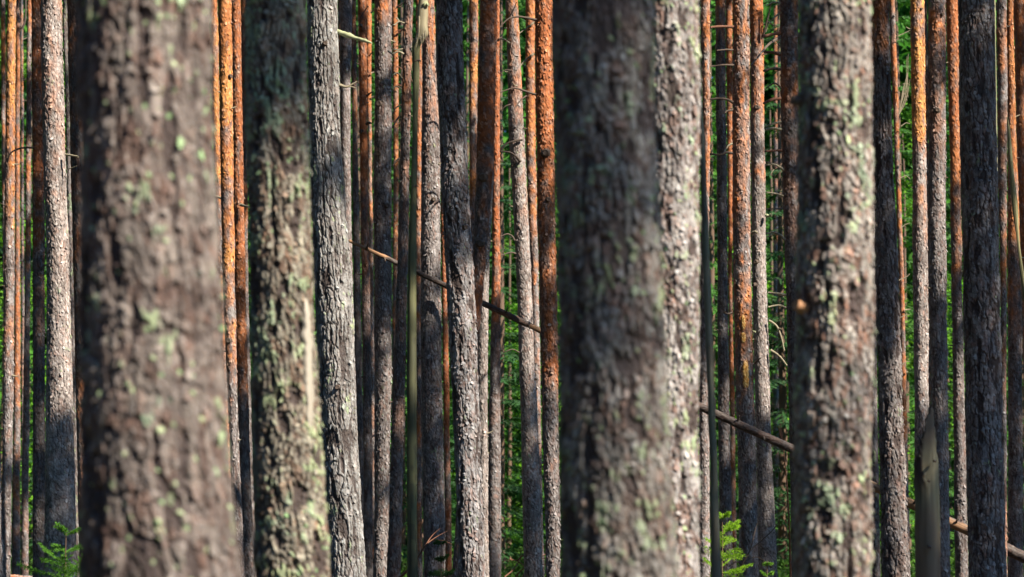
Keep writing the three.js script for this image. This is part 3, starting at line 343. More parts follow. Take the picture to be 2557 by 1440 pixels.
{ // short broken twigs along the trunks
  const r = rng(31);
  for (const [k, n] of [['T21', 7], ['T19', 6], ['T18', 6], ['T22', 6], ['T24', 4], ['T32', 8], ['T33', 5], ['T37', 5], ['T41', 5], ['T42', 5], ['T48', 4], ['T52', 6], ['T51', 5], ['T11', 5], ['T2', 6], ['T4', 7], ['T5', 5], ['T31', 5], ['T28', 7], ['T40', 5], ['T49', 5], ['T10', 3], ['T55', 4], ['T54', 3], ['T20', 4], ['T25', 4], ['T30', 3], ['T39', 3]])
    for (let i = 0; i < n; i++) { const T = byKey[k], y = 30 + 1150 * (i + r()) / n, s = r() < .5 ? -1 : 1, L = 5 + 13 * r() * r(), x = T.mid(y) + s * T.wid(y) * .42, up = (r() - .35) * .9; branch(k, [[x, y], [x + s * L * .6, y - up * L * .5], [x + s * L * 1.1, y - up * L - 2 * r()]], 2.2 + 1.6 * r(), 1.2, r() < .4 ? P_ : D_, .02 + .04 * r()); }
}
// bare wood on the mossy near trunk and resin scars: patches that lie on the bark, a little proud of it
function patch(key, y0, y1, th, half, seed, fn, lift, name, label) {
  const T = byKey[key], nR = 60, nC = 14, pos = [], col = [], uv = [], idx = [], k = at(1278, 720, T.depth).k;
  for (let j = 0; j <= nR; j++) for (let i = 0; i <= nC; i++) {
    const y = mixf(y1, y0, j / nR), q = at(T.mid(y), y, T.depth), R = T.wid(y) / 2 * q.k, s = i / nC * 2 - 1, taper = Math.sqrt(Math.max(0, 1 - Math.pow(Math.abs(j / nR * 2 - 1), 2.5))) * (1 + .3 * n2(j * .28, s > 0 ? 5 : 9, seed) + .12 * n2(j * .9, s > 0 ? 3 : 7, seed)), a = th(y) + half * s * taper, edge = 1 - Math.pow(Math.max(Math.abs(s), Math.abs(j / nR * 2 - 1)), 4), r = R + lift * edge - .004 * (1 - edge) + fn.h(j, i) ;
    const p = q.p.clone().sub(T.base).addScaledVector(T.across, Math.sin(a) * r).addScaledVector(T.dir, Math.cos(a) * r); pos.push(p.x, p.y, p.z); col.push(...fn.c(j, i, s)); uv.push(s * .1, q.p.y);
  }
  for (let j = 0; j < nR; j++) for (let i = 0; i < nC; i++) { const a = j * (nC + 1) + i; idx.push(a, a + 1, a + nC + 1, a + 1, a + nC + 2, a + nC + 1); }
  const g = new THREE.BufferGeometry(); g.setAttribute('position', new THREE.Float32BufferAttribute(pos, 3)); g.setAttribute('color', new THREE.Float32BufferAttribute(col, 3)); g.setAttribute('uv', new THREE.Float32BufferAttribute(uv, 2)); g.setIndex(idx); g.computeVertexNormals();
  const m = mesh(name, g, M.resin, T.g); m.userData.label = label;
}
const woodFn = { h: (j, i) => .0015 * n2(i * 1.3, j * .05, 71), c: (j, i) => { const k = 1 + .18 * n2(i * 1.4, j * .06, 72); return [.37 * k, .34 * k, .28 * k]; } };
patch('nearB', 745, 1075, (y) => .80 - .0002 * (y - 745), .19, 3, woodFn, .013, 'bare_wood', 'strip of bare pale wood without bark');
const resinFn = { h: (j, i) => .004 * n2(i * .6, j * .35, 75), c: (j, i) => { const w = smooth(-.2, .5, n2(i * .5, j * .25, 76)), k = 1 + .25 * n2(i * 1.3, j * .9, 77); return [mixf(.62, .74, w) * k, mixf(.30, .52, w) * k, mixf(.06, .20, w) * k]; } };
patch('T41', 786, 826, () => -.02, .24, 4, resinFn, .010, 'resin_scar', 'short yellow resin streak'); patch('T41', 830, 858, () => -.05, .26, 14, resinFn, .010, 'resin_scar', 'small pale resin patch'); patch('T41', 898, 972, () => .12, .36, 24, resinFn, .011, 'resin_scar', 'longest ochre resin scar above the log');

// ------------------------------------------------------------------ dead wood: log, poles, snag
function standing(name, label, category, depth, edges, wood, seed, rowsFrom, rowsTo, colored, cut, coarse = 1, lit = .4) {
  for (let y = Math.max(-80, rowsFrom); y <= 1500; y += 8) { const x = edges.map(([yy, l, r]) => [yy, (l + r) / 2]), q = at(stops(x, y), y, depth); shade.push({ p: q.p, r: stops(edges.map(([yy, l, r]) => [yy, (r - l) / 2]), y) * q.k, lit: stops(lit, y), key: name + seed }); }
  const f = curve(edges), mid = (y) => (f(y, 1) + f(y, 2)) / 2, wid = (y) => f(y, 2) - f(y, 1), px = 2.5 * at(1278, 720, depth).k * coarse, b0 = at(mid(rowsTo), rowsTo, depth), rows = [], t = { seed, wood, r0: wid(1200) / 2 * b0.k };
  const gy = ground(b0.p.x, -depth) - .1; for (let y = gy; y < b0.p.y - .03; y += .1) rows.push({ c: new THREE.Vector3(b0.p.x, y, -depth), r: wid(rowsTo) / 2 * b0.k * (1 + .2 * Math.exp(-(y - gy) / .2)), v: y, o: 0, y: rowsTo });
  const n = Math.ceil((rowsTo - rowsFrom) * at(1278, 720, depth).k / (px * 1.3));
  for (let i = 0; i <= n; i++) { const y = mixf(rowsTo, rowsFrom, i / n), a = at(mid(y), y, depth); rows.push({ c: a.p, r: Math.max(.0005, wid(y) / 2 * a.k * (1 + .03 * n2(a.p.y * 5, 2, seed))), v: a.p.y, o: 0, y }); }
  const base = rows[0].c.clone(); rows.forEach((r) => r.c.sub(base));
  const g = new THREE.Group(); g.name = numbered(name); g.position.copy(base); scene.add(g); tag(g, label, category);
  const dir = new THREE.Vector3(-base.x, 0, depth).normalize(), across = new THREE.Vector3(dir.z, 0, -dir.x);
  mesh('trunk', skin(rows, across, dir, ringAngles(t.r0, px, 2.2), t, (u, v, tt, o, R) => { deadWood(u, v, tt); if (colored) colored(u, v, R); }, cut), M.wood, g);
  byKey[name + seed] = { g, depth, mid, wid, base, t, across, dir };
  return byKey[name + seed];
}
const green = [[.055, .06, .03], [.14, .145, .065]];
const pole = standing('dead_pole', 'smooth greenish dead pole without bark, broken at its crooked top', 'dead tree', 18.5, [[-90, 1046, 1070], [0, 1045, 1069], [60, 1042, 1067], [90, 1040, 1066], [99, 1035, 1058], [108, 1031, 1052], [150, 1030, 1048], [180, 1030, 1047], [360, 1029, 1042], [720, 1018, 1040], [1440, 1017, 1043]], green, 501, -90, 1530,
  (u, v, R) => { const w = smooth(104, 96, R.y + 14 * n2(u * 60, 1, 5)), kk = 1 + .35 * n2(u * 50, v * 6, 61) + .2 * n2(u * 120, v * 14, 62), sp = smooth(.45, .6, n2(u * 30, v * 14, 63)); B.r = mixf(B.r, .25 * kk, w); B.g = mixf(B.g, .225 * kk, w); B.b = mixf(B.b, .145 * kk, w); B.h += w * .006 * n2(u * 16, v * 9, 64) + .002 * n2(u * 20, v * 7, 65); if (sp > 0) { B.r = mixf(B.r, .06, .6 * sp * (1 - w)); B.g = mixf(B.g, .06, .6 * sp * (1 - w)); B.b = mixf(B.b, .035, .6 * sp * (1 - w)); } }, null, 1, [[0, .65], [100, .6], [130, .2], [500, .2], [700, .4], [1000, .3], [1440, .2]]);
for (const [x, y, dx, r] of [[1036, 152, 16, 4], [1034, 465, 10, 4], [1030, 370, -6, 5], [1028, 970, -5, 3], [1040, 1210, 8, 2]]) branch('dead_pole501', [[x, y], [x + dx * .6, y - 2], [x + dx, y + 1]], r, r * .5, D_, .02, 'branch_stub');
for (const [x, y0, x1, y1, w] of [[1043, 82, 1040, 118, 4], [1050, 86, 1052, 110, 3], [1056, 82, 1057, 106, 4], [1062, 78, 1061, 98, 3.5], [1047, 40, 1046, 96, 4]]) branch('dead_pole501', [[x, y0], [(x + x1) / 2, (y0 + y1) / 2], [x1, y1]], w, 1, P_, .03, 'splinter', .05);
branch('dead_pole501', [[1060, 10], [1066, 12], [1071, 9]], 9, 5, M.lichen, .03, 'lichen_tuft', .05);
const grey = [[.115, .125, .09], [.17, .165, .115]];
standing('dead_pole', 'thin grey dead pole leaning along the pale near trunk', 'dead tree', 14, [[-60, 1742, 1746], [150, 1744, 1750], [400, 1748, 1761], [720, 1757, 1776], [1080, 1770, 1788], [1440, 1777, 1802]], grey, 502, -60, 1530, (u, v) => { const q = smooth(.1, .5, n2(u * 24, v * 5, 96)); B.h += .003 * n2(u * 30, v * 8, 97) + .0025 * q; B.r = mixf(B.r, .07, .6 * q); B.g = mixf(B.g, .055, .6 * q); B.b = mixf(B.b, .04, .6 * q); }, null, 1.5, .12);
standing('dead_pole', 'very thin upright dead stem at the top right of the almost black trunk', 'dead tree', 22, [[-90, 2479, 2484], [0, 2480, 2485], [60, 2481, 2486], [110, 2483, 2486], [160, 2484, 2487], [1440, 2484, 2500]], [[.33, .33, .2], [.25, .26, .16]], 503, -90, 1530);
{ // the broken snag with a splintered top
  const E = [[1000, 2290, 2342], [1080, 2288, 2341], [1200, 2287, 2344], [1440, 2285, 2348], [1530, 2284, 2349]], depth = 14.5;
  const tops = (th) => { const s = Math.sin(th), b = Math.cos(th) < -.2, cell = Math.floor((th + 4) * 4.5); return (b ? 1150 : stops([[-1, 1150], [-.8, 1112], [-.45, 1070], [-.1, 1038], [.2, 1018], [.43, 1006], [.62, 1034], [.75, 1075], [.9, 1122], [1, 1140]], s)) + 22 * h2(cell, 3, 9) * smooth(.1, .4, Math.abs(s - .43)) + 8 * n2(th * 17, 1, 7) + 5 * n2(th * 41, 2, 7); };
  let sn = null; const yOf = {}, kk = at(2315, 1200, depth);
  const wd = [[.12, .13, .08], [.22, .20, .125]];
  sn = standing('broken_snag', 'short broken snag of bare grey wood with a pointed splintered top', 'dead tree', depth, E, wd, 504, 1005, 1530, (u, v, R) => { const w = .75 * smooth(-.1, .6, n2(u * 7, v * 4, 88) + smooth(1120, 1440, R.y) * .7), kk = 1 + .25 * n2(u * 70, v * 3, 90); B.r = mixf(B.r, .155, w) * kk; B.g = mixf(B.g, .105, w) * kk; B.b = mixf(B.b, .075, w) * kk; B.h += .004 * n2(u * 11, v * 3, 91) + .003 * n2(u * 40, v * 5, 92); const bk = smooth(-.25, -.42, u / .066 + .25 * n2(v * 14, 2, 93) + .1 * n2(v * 50, 2, 94)) * smooth(1260, 1180, R.y); B.r = mixf(B.r, .045, bk); B.g = mixf(B.g, .03, bk); B.b = mixf(B.b, .022, bk); B.h += .006 * bk * (1 + n2(u * 60, v * 20, 95)); },
    (pos, i, th, R) => { const t = tops(th); if (R.y < t) { const dy = (t - R.y) * kk.k, inw = 1 - .9 * smooth(0, 14, t - R.y); pos[i * 3 + 1] -= dy + .25 * (1 - inw) * smooth(14, 60, t - R.y); const a = Math.sin(th), c = Math.cos(th); const cx = R.c.x, cz = R.c.z; pos[i * 3] = cx + (pos[i * 3] - cx) * inw; pos[i * 3 + 2] = cz + (pos[i * 3 + 2] - cz) * inw; B.r *= .6; B.g *= .5; B.b *= .4; } }, 1.6, [[1000, .25], [1200, .3], [1440, .3]]);
  for (const [x, y0, x1, y1, w] of [[2322, 1050, 2325, 1002, 4], [2312, 1078, 2315, 1030, 4], [2303, 1105, 2305, 1066, 4.5], [2296, 1140, 2296, 1100, 4], [2330, 1060, 2330, 1022, 4], [2309, 1110, 2311, 1052, 3], [2336, 1110, 2335, 1070, 3.5]]) branch('broken_snag504', [[x, y0], [(x + x1) / 2, (y0 + y1) / 2], [x1, y1]], w, .8, M.snagWood, .045, 'splinter', .03);
  for (const [x, y, r] of [[2333, 1150, 5], [2320, 1365, 7], [2318, 1200, 4]]) branch('broken_snag504', [[x, y], [x + 1, y + 1], [x + 2, y + 2]], r, r * .7, D_, .085, 'branch_stub', .16);
}
{ // the fallen log that leans through the stand
  const d = 26.36, A = at(868, 600, d), Bp = at(2600, 1412, d), L = Bp.p.distanceTo(A.p), dirA = A.p.clone().sub(Bp.p).normalize(), across = new THREE.Vector3(-dirA.y, dirA.x, 0).negate(), towards = new THREE.Vector3(0, 0, 1), rows = [], k = at(1278, 720, d).k, n = 900;
  const widths = [[868, 11], [980, 14], [1300, 17], [1800, 22], [2100, 25], [2600, 30]];
  for (let i = 0; i <= n; i++) { const s = i / n, c = Bp.p.clone().lerp(A.p, s), x = mixf(2600, 868, s), sag = 6 * Math.sin(s * 9) * k; rows.push({ c: c.add(new THREE.Vector3(0, sag * .35, 0)), r: stops(widths, x) / 2 * k * (s > .9985 ? .3 : 1) * (1 + .05 * n2(s * 60, 4, 8)), v: s * L, o: 0, x }); }
  const base = rows[0].c.clone(); rows.forEach((r) => r.c.sub(base));
  const g = new THREE.Group(); g.name = 'leaning_log'; g.position.copy(base); scene.add(g); tag(g, 'long thin dead log leaning across the stand, dark bark with peeled tan ends', 'log');
  const t = { ...DEF, ...SCALE, seed: 911, tone: .6, r0: 12 * k, wood: [[.26, .16, .09], [.38, .21, .11]], rust: .5, deep: .003, flake: .003 };
  mesh('trunk', skin(rows, across, towards, ringAngles(12 * k, k * 2.5, 2.2), t, (u, v, tt, o, R) => {
    bark(u, v, tt, .15); const h = B.h, [r, gg, b] = [B.r * .62, B.g * .55, B.b * .5]; deadWood(u, v, tt);
    const peel = clamp(stops([[868, 1], [905, .9], [960, .35], [1000, .2], [1300, .2], [1340, .5], [1780, .1], [2100, .2], [2240, .9], [2300, .9], [2400, .75], [2430, .5], [2520, .1], [2600, .1]], R.x)), w = smooth(.5, .62, .5 + .5 * n2(u * 14, v * 3, 31) + (peel - .5) * 1.2);
    B.h = mixf(h, B.h - .004, w); B.r = mixf(r, B.r, w); B.g = mixf(gg, B.g, w); B.b = mixf(b, B.b, w);
  }), M.wood, g);
  for (let x = 880; x < 2560; x += 8) { const q = at(x, mixf(600, 1412, (x - 868) / 1732), d); shade.push({ p: q.p, r: stops(widths, x) / 2 * q.k, lit: stops([[868, .8], [1000, .4], [1350, .3], [1760, .45], [2000, .3], [2240, .8], [2420, .8], [2600, .5]], x), key: 'log' }); }
  for (const [x, len, r, up] of [[915, 14, 2.5, -1], [960, 9, 2, 1], [1262, 16, 2.5, -1], [1320, 10, 2, 1], [1840, 18, 3, -1], [1905, 12, 3, 1], [2280, 12, 3, -1], [2385, 16, 3, -1]]) { const y = mixf(600, 1412, (x - 868) / 1732), p = at(x, y, d - .01).p, q = at(x + len * .35, y + up * len, d - .08).p; mesh('branch_stub', limb([p, p.clone().lerp(q, .5), q].map((v) => v.clone().sub(base)), [r * 1.3 * k, r * k, r * .6 * k], 7, .3, ++limbSeed), M.twigDark, g); }
  byKey.log = { g, depth: d, base };
}
standing('leaning_dead_pole', 'slanting dead pole of bare wood in front of the orange trunk at the right edge', 'dead tree', 23, [[290, 2513, 2515], [320, 2514, 2521], [420, 2519, 2530], [520, 2527, 2541], [600, 2538, 2545], [720, 2551, 2562], [1440, 2640, 2660]], [[.27, .26, .13], [.36, .30, .16]], 505, 292, 1440);
{ // a reddish log lying across the hump at the far left
  const d = 33, A = at(-40, 1447, d), Bp = at(140, 1461, d), L = A.p.distanceTo(Bp.p), dirA = A.p.clone().sub(Bp.p).normalize(), across = new THREE.Vector3(dirA.y, -dirA.x, 0), towards = new THREE.Vector3(0, 0, 1), rows = [], k = A.k, n = 130;
  for (let i = 0; i <= n; i++) rows.push({ c: Bp.p.clone().lerp(A.p, i / n), r: 19 * k * (i < 1 || i === n ? .2 : 1) * (1 + .04 * n2(i * .2, 4, 18)), v: i / n * L, o: .5 });
  const base = rows[0].c.clone(); rows.forEach((r) => r.c.sub(base)); const g = new THREE.Group(); g.name = 'fallen_log'; g.position.copy(base); scene.add(g); tag(g, 'reddish fallen log lying at the bottom left corner beside the slim trunks', 'log');
  mesh('trunk', skin(rows, across, towards, ringAngles(19 * k, k * 2.5, 2.2), { ...DEF, ...SCALE, seed: 921, tone: 1.2, r0: 19 * k, yellow: 0 }, bark), M.bark, g);
  for (let x = 20; x < 125; x += 6) { const q = at(x, 1440, d); shade.push({ p: q.p, r: 20 * q.k, lit: .9, key: 'fallen' }); }
}
// ------------------------------------------------------------------ ground
{
  const g = new THREE.PlaneGeometry(420, 420, 260, 260); g.rotateX(-Math.PI / 2); g.translate(0, 0, -120);
  const p = g.attributes.position, col = new Float32Array(p.count * 3), uv = g.attributes.uv;
  for (let i = 0; i < p.count; i++) { const a = p.getX(i) / 210, b = (p.getZ(i) + 120) / 210; p.setX(i, 210 * a * (0.25 + 0.75 * Math.abs(a)) ); p.setZ(i, -45 + 260 * b * (0.2 + 0.8 * Math.abs(b))); const x = p.getX(i), z = p.getZ(i); p.setY(i, ground(x, z)); uv.setXY(i, x, z); const k = 1 + .35 * n2(x * 1.3, z * 1.3, 41) + .25 * n2(x * 5, z * 5, 42), m = smooth(-.1, .5, n2(x * .4, z * .4, 43)), hum = smooth(.35, .7, p.getY(i)); col.set([mixf(mixf(.15, .06, m), .26, hum) * k, mixf(mixf(.09, .085, m), .13, hum) * k, mixf(.05, .08, hum) * k], i * 3); }
  g.setAttribute('color', new THREE.BufferAttribute(col, 3)); g.computeVertexNormals();
  const m = mesh('ground', g, new THREE.MeshStandardMaterial({ vertexColors: true, roughness: 1, bumpMap: barkGrain, bumpScale: .02 }), scene); m.userData = { kind: 'structure', label: 'forest floor of brown needles and moss rising to a low hump' };
}
// ------------------------------------------------------------------ foliage shapes: many thin leaves in one buffer
class Leaves {
  constructor() { this.p = []; this.c = []; this.n = 0; }
  leaf(a, d, w, l, up, c) {                                    // a slim pointed leaf from a along d
    const s = new THREE.Vector3().crossVectors(d, up); if (s.lengthSq() < 1e-6) s.set(1, 0, 0); s.normalize().multiplyScalar(w / 2);
    const m = a.clone().addScaledVector(d, l * .45), e = a.clone().addScaledVector(d, l);
    const q = [a, m.clone().add(s), e, a, e, m.clone().sub(s)];
    for (const v of q) { this.p.push(v.x, v.y, v.z); this.c.push(...c); } this.n += 2;
  }
  build() { const g = new THREE.BufferGeometry(); g.setAttribute('position', new THREE.Float32BufferAttribute(this.p, 3)); g.setAttribute('color', new THREE.Float32BufferAttribute(this.c, 3)); g.computeVertexNormals(); return g; }
}
const V = (x, y, z) => new THREE.Vector3(x, y, z);
function sprayBranch(L, a, dir, len, r, tone, size, droop = .35) {          // a spruce branch: side twigs clothed in needles
  const n = Math.max(3, Math.round(len / (size * .55))), side = V(-dir.z, 0, dir.x).normalize();
  for (let i = 1; i <= n; i++) {
    const t = i / n, c = a.clone().addScaledVector(dir, len * t).add(V(0, -droop * len * t * t * .8 + .12 * len * t * t * t, 0));
    for (const s of [-1, 1, 0]) {
      const tl = (s ? size * (1.7 - t) * (.8 + .5 * r()) : size), d = dir.clone().multiplyScalar(.75).addScaledVector(side, s * (.75 + .3 * r())).add(V(0, -.25 - .2 * r(), 0)).normalize();
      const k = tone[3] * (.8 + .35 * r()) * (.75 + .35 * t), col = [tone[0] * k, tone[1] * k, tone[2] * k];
      for (let m = 0; m < 3; m++) { const w = d.clone().add(V((r() - .5) * .7, (r() - .5) * .6, (r() - .5) * .7)).normalize(); L.leaf(c.clone().addScaledVector(d, m * tl * .3), w, size * .2, tl * .8, V(r() - .5, 1, r() - .5), col); }
    }
  }
}
function spruceCrown(h, rad, seed, tone, size, low = .4) {
  const L = new Leaves(), r = rng(seed);
  for (let y = low; y < h; y += size * 1.5 + .12) { const R = rad * Math.pow(1 - y / h, .75) * (.75 + .5 * r()), nb = 5 + Math.floor(3 * r()), o = r() * 6.28; for (let i = 0; i < nb; i++) { const a = o + i / nb * 6.283 + .5 * r(), d = V(Math.cos(a), .12 - .25 * r(), Math.sin(a)).normalize(); if (r() < .14) continue; sprayBranch(L, V(0, y + .2 * r(), 0), d, R * (.6 + .5 * r()), r, tone, size); } }
  return L.build();
}
function broadCrown(h, rad, seed, tone, leaf, count) {
  const L = new Leaves(), r = rng(seed), clumps = []; for (let i = 0; i < 46; i++) { const a = r() * 6.283, y = h * (.12 + .85 * r()), R = rad * Math.sqrt(r()) * (1 - .5 * Math.abs(y / h - .5)); clumps.push([V(Math.cos(a) * R, y, Math.sin(a) * R), .3 + .5 * r(), .7 + .6 * r()]); }
  for (let i = 0; i < count; i++) { const [c, s, b] = clumps[Math.floor(r() * clumps.length)], d = V(r() - .5, r() - .5, r() - .5).normalize(), k = tone[3] * b * (.7 + .6 * r()); L.leaf(c.clone().addScaledVector(d, s * Math.cbrt(r()) * V(1, .6, 1).length() * .7), V(r() - .5, -.3 * r(), r() - .5).normalize(), leaf * .6, leaf, V(r() - .5, 1, r() - .5), [tone[0] * k, tone[1] * k, tone[2] * k]); }
  return L.build();
}
function shaft(h, r0, r1, seed) { const n = 10, P = [], r = rng(seed); for (let i = 0; i <= n; i++) P.push(V((r() - .5) * .04, h * i / n, (r() - .5) * .04)); return limb(P, [r0, r1], 8, .08, seed); }
// ------------------------------------------------------------------ green trees behind the pines
const GREEN = { dark: [.03, .115, .022, 1], mid: [.058, .19, .020, 1], bright: [.125, .32, .014, 1] };
const spruces = [0, 1, 2].map((i) => spruceCrown(15, 2.3, 60 + i, [GREEN.dark, GREEN.mid, GREEN.mid][i], .26));
const broads = [0, 1].map((i) => broadCrown(13, 2.2, 70 + i, [GREEN.bright, GREEN.mid][i], .13, 9000));
const farShaft = shaft(15, .13, .02, 4), broadShaft = shaft(12, .08, .02, 5);
[['b', 0, 4, 58, 1, 'bright green leafy tree at the far left edge behind the golden trunk'], ['s', 0, 60, 66, 1, 'dark green spruce in the gap between the golden and red trunks at far left'], ['b', 1, 85, 78, .9, 'yellow-green leafy tree low between the two slim trunks at far left'],
 ['s', 1, 560, 70, 1, 'green spruce hidden mostly by the thickest near trunk and the orange trunks beside it'], ['s', 2, 890, 62, 1, 'green spruce behind the broken lichen-covered branch'], ['b', 1, 930, 74, 1, 'yellow-green leafy tree behind the slim orange brown trunk'], ['s', 0, 1000, 60, 1, 'dark green spruce behind the tangled dead twigs'], ['s', 1, 1048, 70, 1, 'green spruce behind the green dead pole'], ['s', 2, 1165, 64, 1, 'green spruce at the top right of the dark grey fissured trunk'],
 ['s', 0, 1250, 57, .95, 'dark spruce whose branches hang into the left of the green gap in the middle'], ['b', 0, 1272, 66, .9, 'bright green leafy tree that fills the green gap in the middle'], ['s', 2, 1330, 72, 1, 'green spruce behind the slim squeezed orange trunk'], ['s', 1, 1570, 70, 1, 'green spruce hidden behind the broad dark near trunk'],
 ['s', 2, 1780, 60, 1, 'green spruce right of the pale near trunk, behind the grey dead pole'], ['s', 0, 1830, 74, 1, 'dark spruce behind the thin red trunk'], ['b', 0, 1932, 64, 1, 'bright green leafy tree behind the bare curved branches'], ['s', 0, 1955, 54, .9, 'dark spruce behind the brown trunk with bare branches'], ['s', 1, 2090, 72, 1, 'green spruce hidden by the near trunk with the cut stub'],
 ['b', 0, 2268, 62, .92, 'bright green leafy tree left of the golden and white sunlit trunk'], ['s', 2, 2256, 55, .95, 'green spruce behind the thin smooth orange trunk'], ['s', 0, 2366, 66, 1, 'dark spruce in the slit left of the orange trunk beside the almost black one'], ['s', 1, 2420, 72, 1, 'green spruce hidden by the almost black trunk'], ['s', 2, 2560, 64, 1, 'dark green spruce at the right border of the view']
].forEach(([kind, v, px, depth, sc, label], i) => {
  const p = at(px, 1300, depth).p, y = ground(p.x, p.z), g = new THREE.Group(), r = rng(300 + i); g.name = numbered(kind === 's' ? 'spruce_tree' : 'leafy_tree'); g.position.set(p.x, y - .1, p.z); g.rotation.y = r() * 6.28; g.scale.setScalar(sc * (depth > 68 ? 1.15 : 1)); scene.add(g); tag(g, label, kind === 's' ? 'spruce' : 'leafy tree', 'green trees beyond the pines');
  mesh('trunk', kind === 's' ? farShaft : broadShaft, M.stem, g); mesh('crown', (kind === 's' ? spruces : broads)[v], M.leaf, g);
});
// far wood beyond: reads as one mass
function instanced(name, geo, mat, list, label) { const m = new THREE.InstancedMesh(geo, mat, list.length); m.name = name; const o = new THREE.Object3D(), c = new THREE.Color(); list.forEach(([p, s, ry, rx, k], i) => { o.position.copy(p); o.rotation.set(rx, ry, 0); o.scale.setScalar(s); o.updateMatrix(); m.setMatrixAt(i, o.matrix); if (k) m.setColorAt(i, c.setRGB(...k)); }); m.castShadow = m.receiveShadow = true; tag(m, label, null, null, 'stuff'); scene.add(m); return m; }
{
  const r = rng(77), L = new Leaves(); for (let i = 0; i < 70; i++) { const d = V(r() - .5, r() - .5, r() - .5).normalize(); L.leaf(d.clone().multiplyScalar(.8 * Math.cbrt(r())), V(r() - .5, -.5 * r(), r() - .5).normalize(), .14, .42, V(r() - .5, 1, r() - .5), [.06, .19, .018]); }
  const list = []; for (let i = 0; i < 8200; i++) { const z = -80 - 30 * r(), x = (r() - .5) * 2 * (-z * .24 + 3), y = 27 * Math.pow(r(), .9) , ph = toPhoto(V(x, y, z)); const hole = ((ph[0] - 2250) / 40) ** 2 + ((ph[1] - 20) / 60) ** 2 < 1 || ((ph[0] - 0) / 30) ** 2 + ((ph[1] - 165) / 40) ** 2 < 1; if (hole && r() < .7) continue; const k = .65 + .6 * r(); list.push([V(x, y, z), .9 + .8 * r(), r() * 6.28, r(), [k, k * (.95 + .2 * r()), k]]); }
  for (let i = 0; i < 4200; i++) { const a = r() * 6.283, R = 42 + 16 * r(), x = Math.sin(a) * R * .8, z = -16 + Math.cos(a) * R; if (z < -20 && Math.abs(x) < -z * .3 + 8) continue; const k = .45 + .5 * r(); list.push([V(x, 17 * r(), z), 1.6 + 1.2 * r(), r() * 6.28, r(), [k, k, k]]); }
  instanced('far_wood', L.build(), M.leaf, list, 'far green wood closing the view behind all the trunks');
}
// undergrowth: low leafy shrubs on the floor
{
  const r = rng(78), L = new Leaves(); for (let i = 0; i < 90; i++) { const a = r() * 6.28, R = .35 * Math.sqrt(r()), y = .55 * r(); L.leaf(V(Math.cos(a) * R, y, Math.sin(a) * R), V(r() - .5, .5 * r(), r() - .5).normalize(), .05, .09, V(r() - .5, 1, r() - .5), [.075, .18, .02]); }
  const list = []; for (let i = 0; i < 2600; i++) { const z = -30 - 60 * Math.pow(r(), .7), x = (r() - .5) * 2 * (-z * .22 + 1), y = ground(x, z); if (y > .3 || n2(x * .5, z * .5, 3) < -.3) continue; const k = .5 + .8 * r(); list.push([V(x, y - .05, z), .7 + .9 * r(), r() * 6.28, .2 * r(), [k, k, k]]); }
  instanced('undergrowth', L.build(), M.leaf, list, 'low green shrubs on the forest floor');
}
// ------------------------------------------------------------------ young spruces and twigs low in the frame
function youngSpruce(px, depth, topY, spread, seed, tone, label, category = 'sapling') {
  const top = at(px, topY, depth).p, gy = ground(top.x, top.z), h = top.y - gy, g = new THREE.Group(), r = rng(seed); g.name = numbered('young_spruce'); g.position.set(top.x, gy, top.z); scene.add(g); tag(g, label, category, 'young spruces');
  const n = 6, P = []; for (let i = 0; i <= n; i++) P.push(V((r() - .5) * .03 * (1 - i / n), h * i / n, 0)); mesh('stem', limb(P, [.014, .003], 6, .1, seed), M.stem, g);
  for (let y = topY; y < 1460; y += 8) { const q = at(px, y, depth); shade.push({ p: q.p, r: spread * .4 * q.k * clamp((y - topY) / 60), lit: tone[1] > .2 ? 1 : .2, key: 'sapling' + seed }); }
  const R = spread * at(px, topY, depth).k / 2;
  for (let y = h - .05; y > h * .3; y -= .10 + .045 * r()) { const q = (h - y) / h, nb = 3 + Math.floor(2.4 * r()); for (let i = 0; i < nb; i++) {
    const L = new Leaves(), a = r() * 6.28, len = R * Math.min(1, .25 + 2.6 * q) * (.7 + .5 * r()), d = V(Math.cos(a), .55 - .6 * q + .7 * (r() - .4), Math.sin(a)).normalize();
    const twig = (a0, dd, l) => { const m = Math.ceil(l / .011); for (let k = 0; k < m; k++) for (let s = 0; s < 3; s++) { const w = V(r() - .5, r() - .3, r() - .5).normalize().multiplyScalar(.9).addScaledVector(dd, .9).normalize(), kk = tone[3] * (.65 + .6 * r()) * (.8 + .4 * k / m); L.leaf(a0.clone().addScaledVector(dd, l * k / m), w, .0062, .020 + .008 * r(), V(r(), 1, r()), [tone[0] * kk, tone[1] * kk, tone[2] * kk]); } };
    twig(V(0, 0, 0), d, len); const side = V(-d.z, .1, d.x).normalize(); for (let s = .25; s < .9; s += .16) for (const sg of [-1, 1]) twig(d.clone().multiplyScalar(len * s), d.clone().multiplyScalar(.8).addScaledVector(side, sg * .75).add(V(0, -.12, 0)).normalize(), len * (1 - s) * .62 + .02);
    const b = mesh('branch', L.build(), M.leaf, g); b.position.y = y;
  } }
}
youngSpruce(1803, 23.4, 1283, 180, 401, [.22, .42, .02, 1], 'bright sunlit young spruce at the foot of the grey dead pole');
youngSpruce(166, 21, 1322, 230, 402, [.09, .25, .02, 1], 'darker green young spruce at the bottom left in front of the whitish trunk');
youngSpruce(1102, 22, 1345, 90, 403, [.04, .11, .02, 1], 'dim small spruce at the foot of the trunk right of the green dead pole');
youngSpruce(1915, 26, 1400, 60, 404, [.16, .36, .03, 1], 'tiny young spruce at the bottom edge below the smooth-topped trunk');
